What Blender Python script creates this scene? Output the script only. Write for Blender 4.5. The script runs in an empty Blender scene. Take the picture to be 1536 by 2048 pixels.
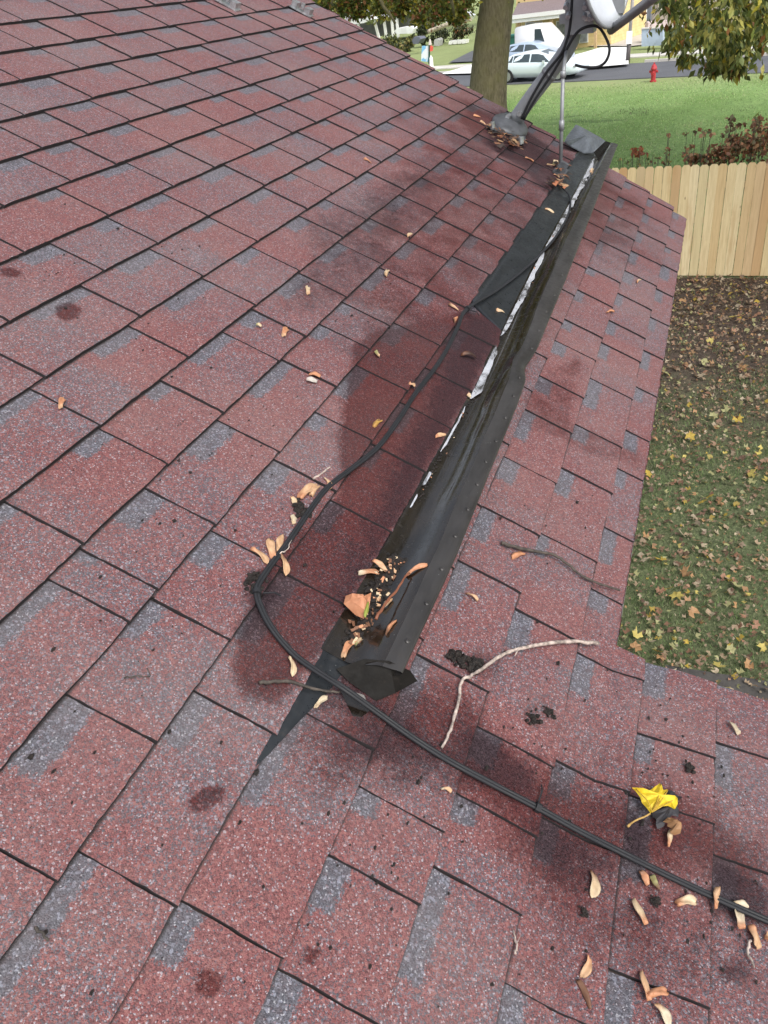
import bpy, bmesh, math, random
import numpy as np
from mathutils import Vector, Matrix, noise
random.seed(7)
rnd = random.uniform
scene = bpy.context.scene
C = scene.collection

# ------------------------------------------------------------------ camera
CAM = np.array([0.0, 0.0, 4.84])
M = np.array([[0.334789, -0.552702, 0.763175],
              [-0.936248, -0.103521, 0.335741],
              [-0.10656, -0.826924, -0.552124]])
FOC = 1590.0
cd = bpy.data.cameras.new('camera'); cam = bpy.data.objects.new('camera', cd); C.objects.link(cam)
cd.sensor_fit = 'VERTICAL'; cd.sensor_height = 24.0; cd.sensor_width = 18.0
cd.lens = 24.0 * FOC / 2048.0
cd.clip_start = 0.02; cd.clip_end = 2000
cam.matrix_world = Matrix(((M[0][0], -M[0][1], -M[0][2], CAM[0]),
                           (M[1][0], -M[1][1], -M[1][2], CAM[1]),
                           (M[2][0], -M[2][1], -M[2][2], CAM[2]), (0, 0, 0, 1)))
scene.camera = cam

# ------------------------------------------------------------------ light: soft overcast daylight
SUN_EL, SUN_AZ = math.radians(50), math.radians(222)
w = bpy.data.worlds.new('World'); scene.world = w; w.use_nodes = True
nt = w.node_tree; bg = nt.nodes['Background']
sky = nt.nodes.new('ShaderNodeTexSky'); sky.sky_type = 'NISHITA'; sky.sun_disc = False
sky.sun_elevation = SUN_EL; sky.sun_rotation = SUN_AZ; sky.dust_density = 4.0; sky.air_density = 1.2
hs = nt.nodes.new('ShaderNodeHueSaturation'); hs.inputs['Saturation'].default_value = 0.42
nt.links.new(sky.outputs[0], hs.inputs['Color']); nt.links.new(hs.outputs[0], bg.inputs['Color'])
bg.inputs['Strength'].default_value = 0.15
sd = bpy.data.lights.new('sun', 'SUN'); sd.energy = 1.3; sd.angle = math.radians(25); sd.color = (1.0, 0.96, 0.9)
so = bpy.data.objects.new('sun', sd); C.objects.link(so)
sdir = Vector((math.sin(SUN_AZ) * math.cos(SUN_EL), math.cos(SUN_AZ) * math.cos(SUN_EL), math.sin(SUN_EL)))
so.rotation_euler = sdir.to_track_quat('Z', 'Y').to_euler()
scene.view_settings.view_transform = 'Standard'; scene.view_settings.look = 'None'
scene.view_settings.exposure = 0.66; scene.view_settings.gamma = 1.0

# ------------------------------------------------------------------ frames
PIT = math.radians(29.157)
NRM = np.array([0.0, -math.sin(PIT), math.cos(PIT)]); DWN = np.array([0.0, -math.cos(PIT), -math.sin(PIT)])
VE = 0.478; PE = math.radians(14)
NR2 = np.array([0.0, -math.sin(PE), math.cos(PE)]); DW2 = np.array([0.0, -math.cos(PE), -math.sin(PE)])
FOLD = CAM + VE * DWN - NRM

def S(u, v, h=0.0):
    """roof surface: u along the courses, v down the slope, h above the deck"""
    if v <= VE: p = CAM - NRM + v * DWN + h * NRM
    else: p = FOLD + (v - VE) * DW2 + h * NR2
    return Vector((u, p[1], p[2]))
def ray(x, y):
    r = M @ np.array([x - 768.0, y - 1024.0, FOC]); return r / np.linalg.norm(r)
def UV(x, y, h=0.0):
    r = ray(x, y); P = r * (-(1 - h) / (r @ NRM)); v = P @ DWN
    if v > VE:
        F = FOLD - CAM + h * NR2; P = r * ((F @ NR2) / (r @ NR2)); v = VE + (P - F) @ DW2
    return float(P[0]), float(v)
def R(x, y, h=0.012):
    u, v = UV(x, y, h); return S(u, v, h)
def G(x, y, z=0.0):
    r = ray(x, y); P = CAM + r * ((z - CAM[2]) / r[2]); return Vector(P)
LZ = 0.57                                   # the lawn and street beyond the fence lie a little higher
RO = np.array([41.4, 0.0]); RT = np.array([-0.24, -1.0]) / math.hypot(.24, 1); RN = np.array([1.0, -0.24]) / math.hypot(.24, 1)
def W(x, y, d):
    """point on the vertical plane parallel to the street, d metres past its far kerb"""
    r = ray(x, y); t = (RN @ (RO - CAM[:2]) + d) / (r[:2] @ RN); return Vector(CAM + r * t)
def ST(a, d, z=0.0):
    """street frame: a metres along the street, d past the far kerb"""
    p = RO + a * RT + d * RN; return Vector((p[0], p[1], LZ + z))
def X_(x, y, X):
    r = ray(x, y); return Vector(CAM + r * (X / r[0]))
def gz(x, y):
    t = min(1, max(0, (x - 15.5) / 14.0)); t = t * t * (3 - 2 * t)
    return LZ * t

# ------------------------------------------------------------------ object helpers
def tag(o, label=None, cat=None, group=None, kind=None):
    if label: o['label'] = label
    if cat: o['category'] = cat
    if group: o['group'] = group
    if kind: o['kind'] = kind
    return o
def empty(name, loc, label, cat, group=None):
    o = bpy.data.objects.new(name, None); C.objects.link(o); o.location = loc; o.empty_display_size = .1
    return tag(o, label, cat, group)
class MB:
    def __init__(s): s.v = []; s.f = []; s.m = []; s.cv = []
    def quad(s, a, b, c, d, m=0):
        i = len(s.v); s.v += [tuple(a), tuple(b), tuple(c), tuple(d)]; s.f.append((i, i + 1, i + 2, i + 3)); s.m.append(m)
    def poly(s, pts, m=0):
        i = len(s.v); s.v += [tuple(p) for p in pts]; s.f.append(tuple(range(i, i + len(pts)))); s.m.append(m)
    def box(s, c, sz, rot=None, m=0, ax=None):
        c = Vector(c); hx, hy, hz = [q / 2 for q in sz]
        A = ax or (Vector((1, 0, 0)), Vector((0, 1, 0)), Vector((0, 0, 1)))
        if rot is not None:
            cr, sr = math.cos(rot), math.sin(rot); A = (Vector((cr, sr, 0)), Vector((-sr, cr, 0)), Vector((0, 0, 1)))
        i = len(s.v)
        for z in (-hz, hz):
            for y in (-hy, hy):
                for x in (-hx, hx): s.v.append(tuple(c + A[0] * x + A[1] * y + A[2] * z))
        for f in ((0, 2, 3, 1), (4, 5, 7, 6), (0, 1, 5, 4), (2, 6, 7, 3), (0, 4, 6, 2), (1, 3, 7, 5)):
            s.f.append(tuple(i + q for q in f)); s.m.append(m)
    def tube(s, pts, r, n=10, m=0, cap=True, flat=None):
        pts = [Vector(p) for p in pts]; rs = r if isinstance(r, (list, tuple)) else [r] * len(pts)
        rings = []; up = None
        for k, p in enumerate(pts):
            t = (pts[min(k + 1, len(pts) - 1)] - pts[max(k - 1, 0)])
            t = t.normalized() if t.length > 1e-9 else Vector((0, 0, 1))
            if up is None: up = t.orthogonal().normalized() if flat is None else flat
            a = (up - t * up.dot(t)); a = a.normalized() if a.length > 1e-6 else t.orthogonal().normalized()
            b = t.cross(a); up = a; i = len(s.v)
            for q in range(n):
                th = 2 * math.pi * q / n; s.v.append(tuple(p + (a * math.cos(th) + b * math.sin(th)) * rs[k]))
            rings.append(i)
        for k in range(len(rings) - 1):
            for q in range(n):
                q2 = (q + 1) % n; s.f.append((rings[k] + q, rings[k] + q2, rings[k + 1] + q2, rings[k + 1] + q)); s.m.append(m)
        if cap:
            s.f.append(tuple(rings[0] + q for q in reversed(range(n)))); s.m.append(m)
            s.f.append(tuple(rings[-1] + q for q in range(n))); s.m.append(m)
    def ball(s, c, rad, ax=None, n=8, k=5, m=0, jit=0):
        c = Vector(c); rad = rad if isinstance(rad, (tuple, list)) else (rad,) * 3
        A = ax or (Vector((1, 0, 0)), Vector((0, 1, 0)), Vector((0, 0, 1))); i = len(s.v)
        for a in range(k + 1):
            ph = math.pi * a / k
            for b in range(n):
                th = 2 * math.pi * b / n; j = 1 + rnd(-jit, jit)
                s.v.append(tuple(c + A[0] * (rad[0] * math.sin(ph) * math.cos(th) * j) + A[1] * (rad[1] * math.sin(ph) * math.sin(th) * j) + A[2] * (rad[2] * math.cos(ph) * j)))
        for a in range(k):
            for b in range(n):
                b2 = (b + 1) % n; s.f.append((i + a * n + b, i + a * n + b2, i + (a + 1) * n + b2, i + (a + 1) * n + b)); s.m.append(m)
    def build(s, name, mats, parent=None, smooth=False, origin=None):
        me = bpy.data.meshes.new(name); vs = s.v
        if origin is None and parent is not None: origin = parent.matrix_basis.translation
        o3 = Vector(origin) if origin is not None else Vector((0, 0, 0))
        if s.v: vs = (np.array(s.v) - np.array(o3)).tolist()
        me.from_pydata(vs, [], s.f)
        if not isinstance(mats, (list, tuple)): mats = [mats]
        for q in mats: me.materials.append(q)
        me.polygons.foreach_set('material_index', s.m)
        if smooth: me.polygons.foreach_set('use_smooth', [True] * len(s.f))
        if s.cv:
            at = me.color_attributes.new('col', 'FLOAT_COLOR', 'POINT')
            at.data.foreach_set('color', [x for c in s.cv for x in (c[0], c[1], c[2], 1)])
        me.validate(); me.update()
        o = bpy.data.objects.new(name, me); C.objects.link(o)
        if parent is not None: o.parent = parent
        else: o.location = o3
        return o
def smooth_path(pts, n=6):
    pts = [Vector(p) for p in pts]; P = [pts[0] * 2 - pts[1]] + pts + [pts[-1] * 2 - pts[-2]]; out = []
    for i in range(1, len(P) - 2):
        for k in range(n):
            t = k / n; a, b, c, d = P[i - 1], P[i], P[i + 1], P[i + 2]
            out.append(.5 * ((2 * b) + (c - a) * t + (2 * a - 5 * b + 4 * c - d) * t * t + (3 * b - a - 3 * c + d) * t ** 3))
    return out + [pts[-1]]

# ------------------------------------------------------------------ material helpers
class NT:
    def __init__(s, name):
        s.mat = bpy.data.materials.new(name); s.mat.use_nodes = True; s.t = s.mat.node_tree
        s.b = s.t.nodes['Principled BSDF']
    def n(s, ty, **kw):
        q = s.t.nodes.new(ty)
        for k, v in kw.items():
            if k.startswith('i_'):
                nm = k[2:]; nm = int(nm) if nm.isdigit() else nm
                s.put(q.inputs[nm], v)
            else: setattr(q, k, v)
        return q
    def put(s, inp, v):
        if isinstance(v, bpy.types.NodeSocket): s.t.links.new(v, inp)
        elif isinstance(v, (tuple, list)) and len(v) == 3 and inp.type == 'RGBA': inp.default_value = (*v, 1)
        else: inp.default_value = v
    def set(s, **kw):
        for k, v in kw.items(): s.put(s.b.inputs[k.replace('_', ' ')], v)
    def math(s, op, a, b=0.0, c=None, clamp=False):
        q = s.n('ShaderNodeMath', operation=op, use_clamp=clamp); s.put(q.inputs[0], a); s.put(q.inputs[1], b)
        if c is not None: s.put(q.inputs[2], c)
        return q.outputs[0]
    def mix(s, f, a, b, blend='MIX'):
        q = s.n('ShaderNodeMix', data_type='RGBA', blend_type=blend); s.put(q.inputs[0], f); s.put(q.inputs[6], a); s.put(q.inputs[7], b)
        return q.outputs[2]
    def noise(s, vec, scale, detail=2, rough=.5, dist=0, out=0):
        q = s.n('ShaderNodeTexNoise', i_Scale=scale, i_Detail=detail, i_Roughness=rough, i_Distortion=dist)
        if vec is not None: s.put(q.inputs['Vector'], vec)
        return q.outputs[out]
    def voro(s, vec, scale, feature='F1', out='Color', rand=1):
        q = s.n('ShaderNodeTexVoronoi', feature=feature, i_Scale=scale); q.inputs['Randomness'].default_value = rand
        if vec is not None: s.put(q.inputs['Vector'], vec)
        return q.outputs[out]
    def ramp(s, f, lo, hi, a=0.0, b=1.0, smooth=True):
        q = s.n('ShaderNodeMapRange', i_1=lo, i_2=hi, i_3=a, i_4=b); q.interpolation_type = 'SMOOTHSTEP' if smooth else 'LINEAR'
        s.put(q.inputs[0], f); return q.outputs[0]
    def bump(s, h, dist=.001, strength=1.0):
        q = s.n('ShaderNodeBump', i_Distance=dist, i_Strength=strength); s.put(q.inputs['Height'], h)
        s.t.links.new(q.outputs[0], s.b.inputs['Normal'])
    def scaled(s, vec, sc):
        q = s.n('ShaderNodeVectorMath', operation='MULTIPLY'); s.put(q.inputs[0], vec); q.inputs[1].default_value = sc; return q.outputs[0]
    def obj(s): return s.n('ShaderNodeTexCoord').outputs['Object']
    def geo(s): return s.n('ShaderNodeNewGeometry').outputs['Position']
    def sep(s, v):
        q = s.n('ShaderNodeSeparateXYZ'); s.put(q.inputs[0], v); return q.outputs
    def attr(s, name, out='Color'):
        return s.n('ShaderNodeAttribute', attribute_name=name).outputs[out]

def plain(name, col, rough=.6, metal=0, var=.15, scale=30, bump=0, spec=.5, scale3=None):
    m = NT(name); p = m.geo()
    if scale3: p = m.scaled(p, scale3)
    nz = m.noise(p, scale, 4, .6)
    lo = tuple(c * (1 - var) for c in col); hi = tuple(min(1, c * (1 + var)) for c in col)
    m.set(Base_Color=m.mix(m.ramp(nz, .3, .7), lo, hi), Roughness=m.ramp(nz, .2, .8, rough * .85, min(1, rough * 1.15)), Metallic=metal, Specular_IOR_Level=spec)
    if bump: m.bump(nz, bump)
    return m.mat

def leafmat(name, rough=.6, trans=.25):
    m = NT(name); c = m.attr('col'); nz = m.noise(m.geo(), 90, 3, .6)
    m.set(Base_Color=m.mix(m.ramp(nz, .3, .75, 0, .45), c, m.mix(1, c, (.45, .32, .2), 'MULTIPLY')), Roughness=rough)
    m.set(Transmission_Weight=0.0, Subsurface_Weight=0.0)
    tr = m.n('ShaderNodeBsdfTranslucent'); m.put(tr.inputs[0], c)
    mx = m.n('ShaderNodeMixShader'); mx.inputs[0].default_value = trans
    out = m.t.nodes['Material Output']
    m.t.links.new(m.b.outputs[0], mx.inputs[1]); m.t.links.new(tr.outputs[0], mx.inputs[2]); m.t.links.new(mx.outputs[0], out.inputs[0])
    return m.mat
MAT_LEAF = leafmat('leaf')
MAT_SEED = leafmat('seed', .55, .12)

# ---- asphalt shingle: coloured stone granules
def shingle_mat():
    m = NT('shingle_granules')
    pos = m.n('ShaderNodeUVMap', uv_map='pos').outputs[0]
    tab = m.sep(m.n('ShaderNodeUVMap', uv_map='tab').outputs[0])
    rn = m.sep(m.n('ShaderNodeUVMap', uv_map='rnd').outputs[0])
    msk = m.n('ShaderNodeSeparateColor'); m.put(msk.inputs[0], m.attr('mask'))
    wet, dirt, tone = msk.outputs
    g1 = m.n('ShaderNodeSeparateColor'); m.put(g1.inputs[0], m.voro(pos, 600)); r1, r2, r3 = g1.outputs
    g2 = m.n('ShaderNodeSeparateColor'); m.put(g2.inputs[0], m.voro(pos, 340)); s1, s2, s3 = g2.outputs
    wob = m.noise(pos, 110, 4, .75); wob2 = m.noise(pos, 60, 5, .75)
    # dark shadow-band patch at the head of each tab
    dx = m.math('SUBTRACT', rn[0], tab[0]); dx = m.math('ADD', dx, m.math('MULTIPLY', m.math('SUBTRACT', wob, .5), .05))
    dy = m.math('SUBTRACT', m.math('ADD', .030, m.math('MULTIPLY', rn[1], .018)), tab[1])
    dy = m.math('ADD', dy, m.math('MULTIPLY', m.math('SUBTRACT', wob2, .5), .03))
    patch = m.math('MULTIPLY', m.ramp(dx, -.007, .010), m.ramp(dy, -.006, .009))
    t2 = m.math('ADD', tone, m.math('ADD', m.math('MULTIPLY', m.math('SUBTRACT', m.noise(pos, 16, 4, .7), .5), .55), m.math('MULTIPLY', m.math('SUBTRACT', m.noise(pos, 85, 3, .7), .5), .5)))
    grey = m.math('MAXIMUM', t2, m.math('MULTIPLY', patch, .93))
    isg = m.ramp(m.math('SUBTRACT', m.math('ADD', m.math('MULTIPLY', r1, .5), m.math('MULTIPLY', s1, .5)), grey), -.16, .16, 1, 0)
    red = m.mix(r2, (.070, .022, .025), (.250, .084, .083))
    red = m.mix(m.ramp(s2, .55, 1, 0, .6), red, (.31, .14, .125))
    gry = m.mix(r2, (.042, .042, .054), (.128, .127, .150))
    gry = m.mix(m.ramp(s2, .7, 1, 0, .7), gry, (.25, .26, .32))
    col = m.mix(isg, red, gry)
    col = m.mix(m.ramp(r3, .955, .985, 0, .62), col, (.46, .46, .50))
    col = m.mix(m.ramp(s3, .988, .995, 0, .4), col, (.50, .50, .54))
    col = m.mix(m.ramp(m.voro(pos, 95, out='Distance'), .0, .9, .22, 0), col, (.10, .05, .05))
    big = m.noise(pos, 2.3, 4, .6)
    col = m.mix(m.ramp(big, .4, .7, 0, .16), col, (.25, .21, .20))
    # rain-wet granules: deeper colour, glossier
    wv_ = m.math('ADD', m.math('MULTIPLY', m.math('SUBTRACT', m.noise(pos, 9, 5, .7), .5), .85), m.math('MULTIPLY', m.math('SUBTRACT', m.noise(pos, 120, 3, .7), .5), .55))
    wn = m.ramp(m.math('ADD', wet, wv_), .30, .80)
    wetc = m.mix(1, col, (.42, .26, .255), 'MULTIPLY')
    col = m.mix(m.math('MULTIPLY', wn, .92), col, wetc)
    dn = m.ramp(m.math('ADD', dirt, m.math('MULTIPLY', m.math('SUBTRACT', m.noise(pos, 26, 7, .8), .5), .95)), .08, .52)
    col = m.mix(m.math('MULTIPLY', dn, .72), col, m.mix(r2, (.012, .008, .010), (.048, .032, .038)))
    sp = m.ramp(m.noise(pos, 150, 2, .5), .70, .75)
    col = m.mix(m.math('MULTIPLY', sp, .6), col, (.035, .02, .02))
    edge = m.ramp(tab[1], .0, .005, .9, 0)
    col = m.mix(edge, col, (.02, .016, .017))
    m.set(Base_Color=col, Roughness=m.ramp(wn, 0, 1, .66, .50), Specular_IOR_Level=m.math('MULTIPLY', m.ramp(wn, 0, 1, .46, .22), m.ramp(dn, 0, 1, 1, .35)))
    hgt = m.math('ADD', m.math('MULTIPLY', r1, .5), m.math('MULTIPLY', m.voro(pos, 600, out='Distance'), -.8))
    m.bump(hgt, .0012, .8)
    return m.mat
MAT_SH = shingle_mat()
MAT_EDGE = plain('shingle_cut_edge', (.022, .018, .020), .9, scale=300)

# ================================================================== HOUSE ROOF
VK = [-1.812, -1.668, -1.528, -1.385, -1.25, -1.113, -.97, -.834, -.69, -.548, -.408, -.272, -.137, -.006, .131, .266, .402, .534, .667, .80, .93, 1.07, 1.21, 1.35, 1.49]
KJ = {0: [2.45, 2.67, 3.0, 3.32], 1: [2.28, 2.55, 2.83, 3.05, 3.34], 2: [2.14, 2.44, 2.7, 3.0, 3.32], 3: [1.93, 2.13, 2.31, 2.61, 2.87, 3.22, 3.63], 4: [1.86, 2.12, 2.43, 2.66, 2.92], 5: [1.62, 1.91, 2.13, 2.38, 2.66], 6: [1.41, 1.62, 1.86, 2.19, 2.5], 7: [1.33, 1.59, 1.87, 2.19], 8: [0.99, 1.29, 1.59, 1.84, 2.14, 2.33, 2.7, 3.0], 9: [0.75, 0.99, 1.19, 1.44, 1.58, 1.84, 2.11, 2.37, 2.66, 2.91, 3.19, 3.5], 10: [0.67, 0.745, 0.92, 1.17, 1.46, 1.67, 1.82, 2.1, 2.36, 2.64, 2.93, 3.18, 3.38], 11: [0.53, 0.73, 0.91, 1.15, 1.35, 1.59, 1.86, 2.13, 2.42, 2.66, 2.93, 3.23, 3.5], 12: [0.37, 0.63, 0.91, 1.13, 1.35], 13: [0.2, 0.38, 0.69, .93], 14: [0.37, 0.52, 0.63, .9, 1.16, 1.35, 1.56, 1.8, 2.0, 2.25, 2.42, 2.69, 2.94, 3.27], 15: [0.58, 0.7, 0.83, 1.12, 1.37, 1.64, 1.86, 2.14, 2.4, 2.59, 2.85, 3.1, 3.35, 3.63, 3.91], 16: [0.49, 0.74, 0.85, 1.1, 1.29, 1.51, 1.77, 1.97, 2.24, 2.51, 2.8, 3.09, 3.38, 3.62], 17: [0.57, 0.85, 0.98], 18: [0.8, 1.02]}
for k in range(-1, -13, -1): VK.insert(0, -1.812 + .14 * k)
K0 = -12
def vk(k): return VK[k - K0]
U0 = -2.6
def rake(v):
    if v < 0: return 4.36 - .02 * (v + 1.0)
    if v < .4: return 4.34 - .085 * (v / .4) if v > .4 else 4.34 - .21 * v
    return 4.256 - .9 * (v - .4)
CORNER = 1.157
def n1(x, y=0.0, z=0.0): return noise.noise(Vector((x, y, z)))

# rain-wet and soiled areas, outlined from what lies on the roof
def polyuv(pts): return np.array([UV(*p) for p in pts])
WET = [(polyuv(p), s, a) for p, s, a in [
    ([(700, 690), (760, 660), (860, 640), (935, 620), (1010, 640), (1030, 640), (1000, 700), (960, 760), (880, 900), (760, 1120), (690, 1240), (560, 1430), (530, 1420), (478, 1395), (455, 1340), (480, 1240), (520, 1150), (600, 1050), (670, 990), (665, 930), (680, 800)], .028, .95),
    ([(690, 1330), (850, 1330), (985, 1400), (1010, 1455), (1250, 1575), (1350, 1560), (1536, 1700), (1536, 1860), (1400, 1800), (1230, 1760), (1180, 1900), (1060, 1850), (960, 1660), (860, 1570), (790, 1560), (730, 1590), (640, 1600), (560, 1480)], .09, .85),
    ([(560, 560), (640, 400), (760, 250), (860, 150), (1000, 210), (1230, 345), (1370, 440), (1340, 560), (1200, 560), (1080, 760), (960, 980), (820, 1180), (680, 1280), (600, 1200), (640, 1000), (640, 800)], .30, .62),
    ([(1000, 1380), (1180, 1420), (1560, 1520), (1600, 2100), (1000, 2100), (900, 1700), (760, 1560), (740, 1440)], .14, .52),
    ([(1085, 735), (1180, 700), (1150, 850), (1290, 900), (1285, 960), (1240, 935), (1180, 925), (1120, 890), (1010, 860), (1040, 780)], .03, .55),
    ([(375, 1605), (390, 1585), (430, 1570), (455, 1580), (440, 1610), (400, 1632), (378, 1625)], .01, 1.1),
    ([(388, 1950), (410, 1935), (432, 1950), (440, 1985), (410, 2003), (390, 1985)], .008, 1.15),
    ([(600, 1905), (620, 1893), (640, 1905), (635, 1930), (610, 1935)], .008, 1.1),
    ([(0, 540), (30, 540), (45, 552), (35, 562), (0, 558)], .012, 1.0),
    ([(112, 618), (140, 608), (165, 622), (155, 640), (130, 650), (112, 636)], .012, 1.1),
    ([(930, 200), (1060, 280), (1120, 330), (1110, 350), (1020, 330), (935, 275), (900, 240)], .06, .8),
    ([(700, 290), (800, 190), (880, 200), (900, 240), (830, 250), (760, 300)], .06, .5),
]]
DIRT = [(polyuv(p), s, a) for p, s, a in [
    ([(1080, 1480), (1560, 1620), (1600, 2100), (1120, 2100), (1000, 1760), (900, 1580), (960, 1450)], .2, .17),
    ([(590, 440), (700, 400), (830, 330), (900, 360), (800, 480), (760, 560), (640, 640), (560, 640), (560, 560), (610, 520)], .08, .30),
    ([(500, 1150), (540, 1130), (560, 1200), (520, 1240), (480, 1290), (470, 1270)], .03, .55),
    ([(640, 1290), (700, 1330), (760, 1400), (880, 1490), (1080, 1610), (1060, 1640), (860, 1510), (740, 1430), (600, 1440)], .03, .45),
    ([(900, 1480), (940, 1440), (980, 1500), (920, 1560)], .04, .5),
    ([(1040, 1600), (1100, 1640), (1200, 1700), (1240, 1760), (1060, 1760)], .06, .36),
    ([(1220, 1580), (1300, 1650), (1270, 1800), (1220, 1790)], .05, .4),
    ([(1400, 1720), (1460, 1760), (1536, 1790), (1536, 1850), (1420, 1820)], .04, .55),
    ([(740, 1230), (860, 1000), (900, 900), (880, 880), (800, 1000), (700, 1200), (620, 1320)], .03, .4),
    ([(1440, 1920), (1500, 1930), (1490, 1975), (1440, 1960)], .02, .6),
    ([(740, 1170), (840, 1000), (950, 790), (1010, 650), (930, 625), (900, 700), (800, 900), (720, 1080), (640, 1240)], .07, .55),
    ([(700, 1440), (790, 1440), (880, 1500), (920, 1570), (800, 1590), (700, 1520)], .06, .46),
    ([(1060, 1620), (1230, 1700), (1240, 1770), (1090, 1760), (1040, 1700)], .07, .50),
    ([(935, 1470), (1000, 1480), (1070, 1560), (1060, 1610), (920, 1560)], .03, .5),
    ([(1240, 1600), (1290, 1640), (1300, 1740), (1250, 1730)], .03, .5),
    ([(1425, 1720), (1480, 1750), (1536, 1790), (1536, 1860), (1425, 1830)], .02, .62),
    ([(1000, 220), (1100, 300), (1150, 350), (1110, 420), (1040, 340), (960, 290)], .05, .45),
    ([(960, 1290), (1010, 1340), (960, 1370), (890, 1330)], .03, .4),
]]
def pmask(P, lst):
    out = np.zeros(len(P))
    for poly, soft, amp in lst:
        n = len(poly); inside = np.zeros(len(P), bool); dist = np.full(len(P), 9.0)
        for i in range(n):
            a = poly[i]; b = poly[(i + 1) % n]
            c = ((a[1] > P[:, 1]) != (b[1] > P[:, 1]))
            with np.errstate(divide='ignore', invalid='ignore'):
                xx = (b[0] - a[0]) * (P[:, 1] - a[1]) / (b[1] - a[1]) + a[0]
            inside ^= c & (P[:, 0] < xx)
            ab = b - a; t = np.clip(((P - a) @ ab) / (ab @ ab + 1e-12), 0, 1)
            dist = np.minimum(dist, np.linalg.norm(P - (a + t[:, None] * ab), axis=1))
        sd_ = np.where(inside, dist, -dist); out = np.maximum(out, amp * np.clip(.5 + sd_ / (2 * soft), 0, 1))
    return out

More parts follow.
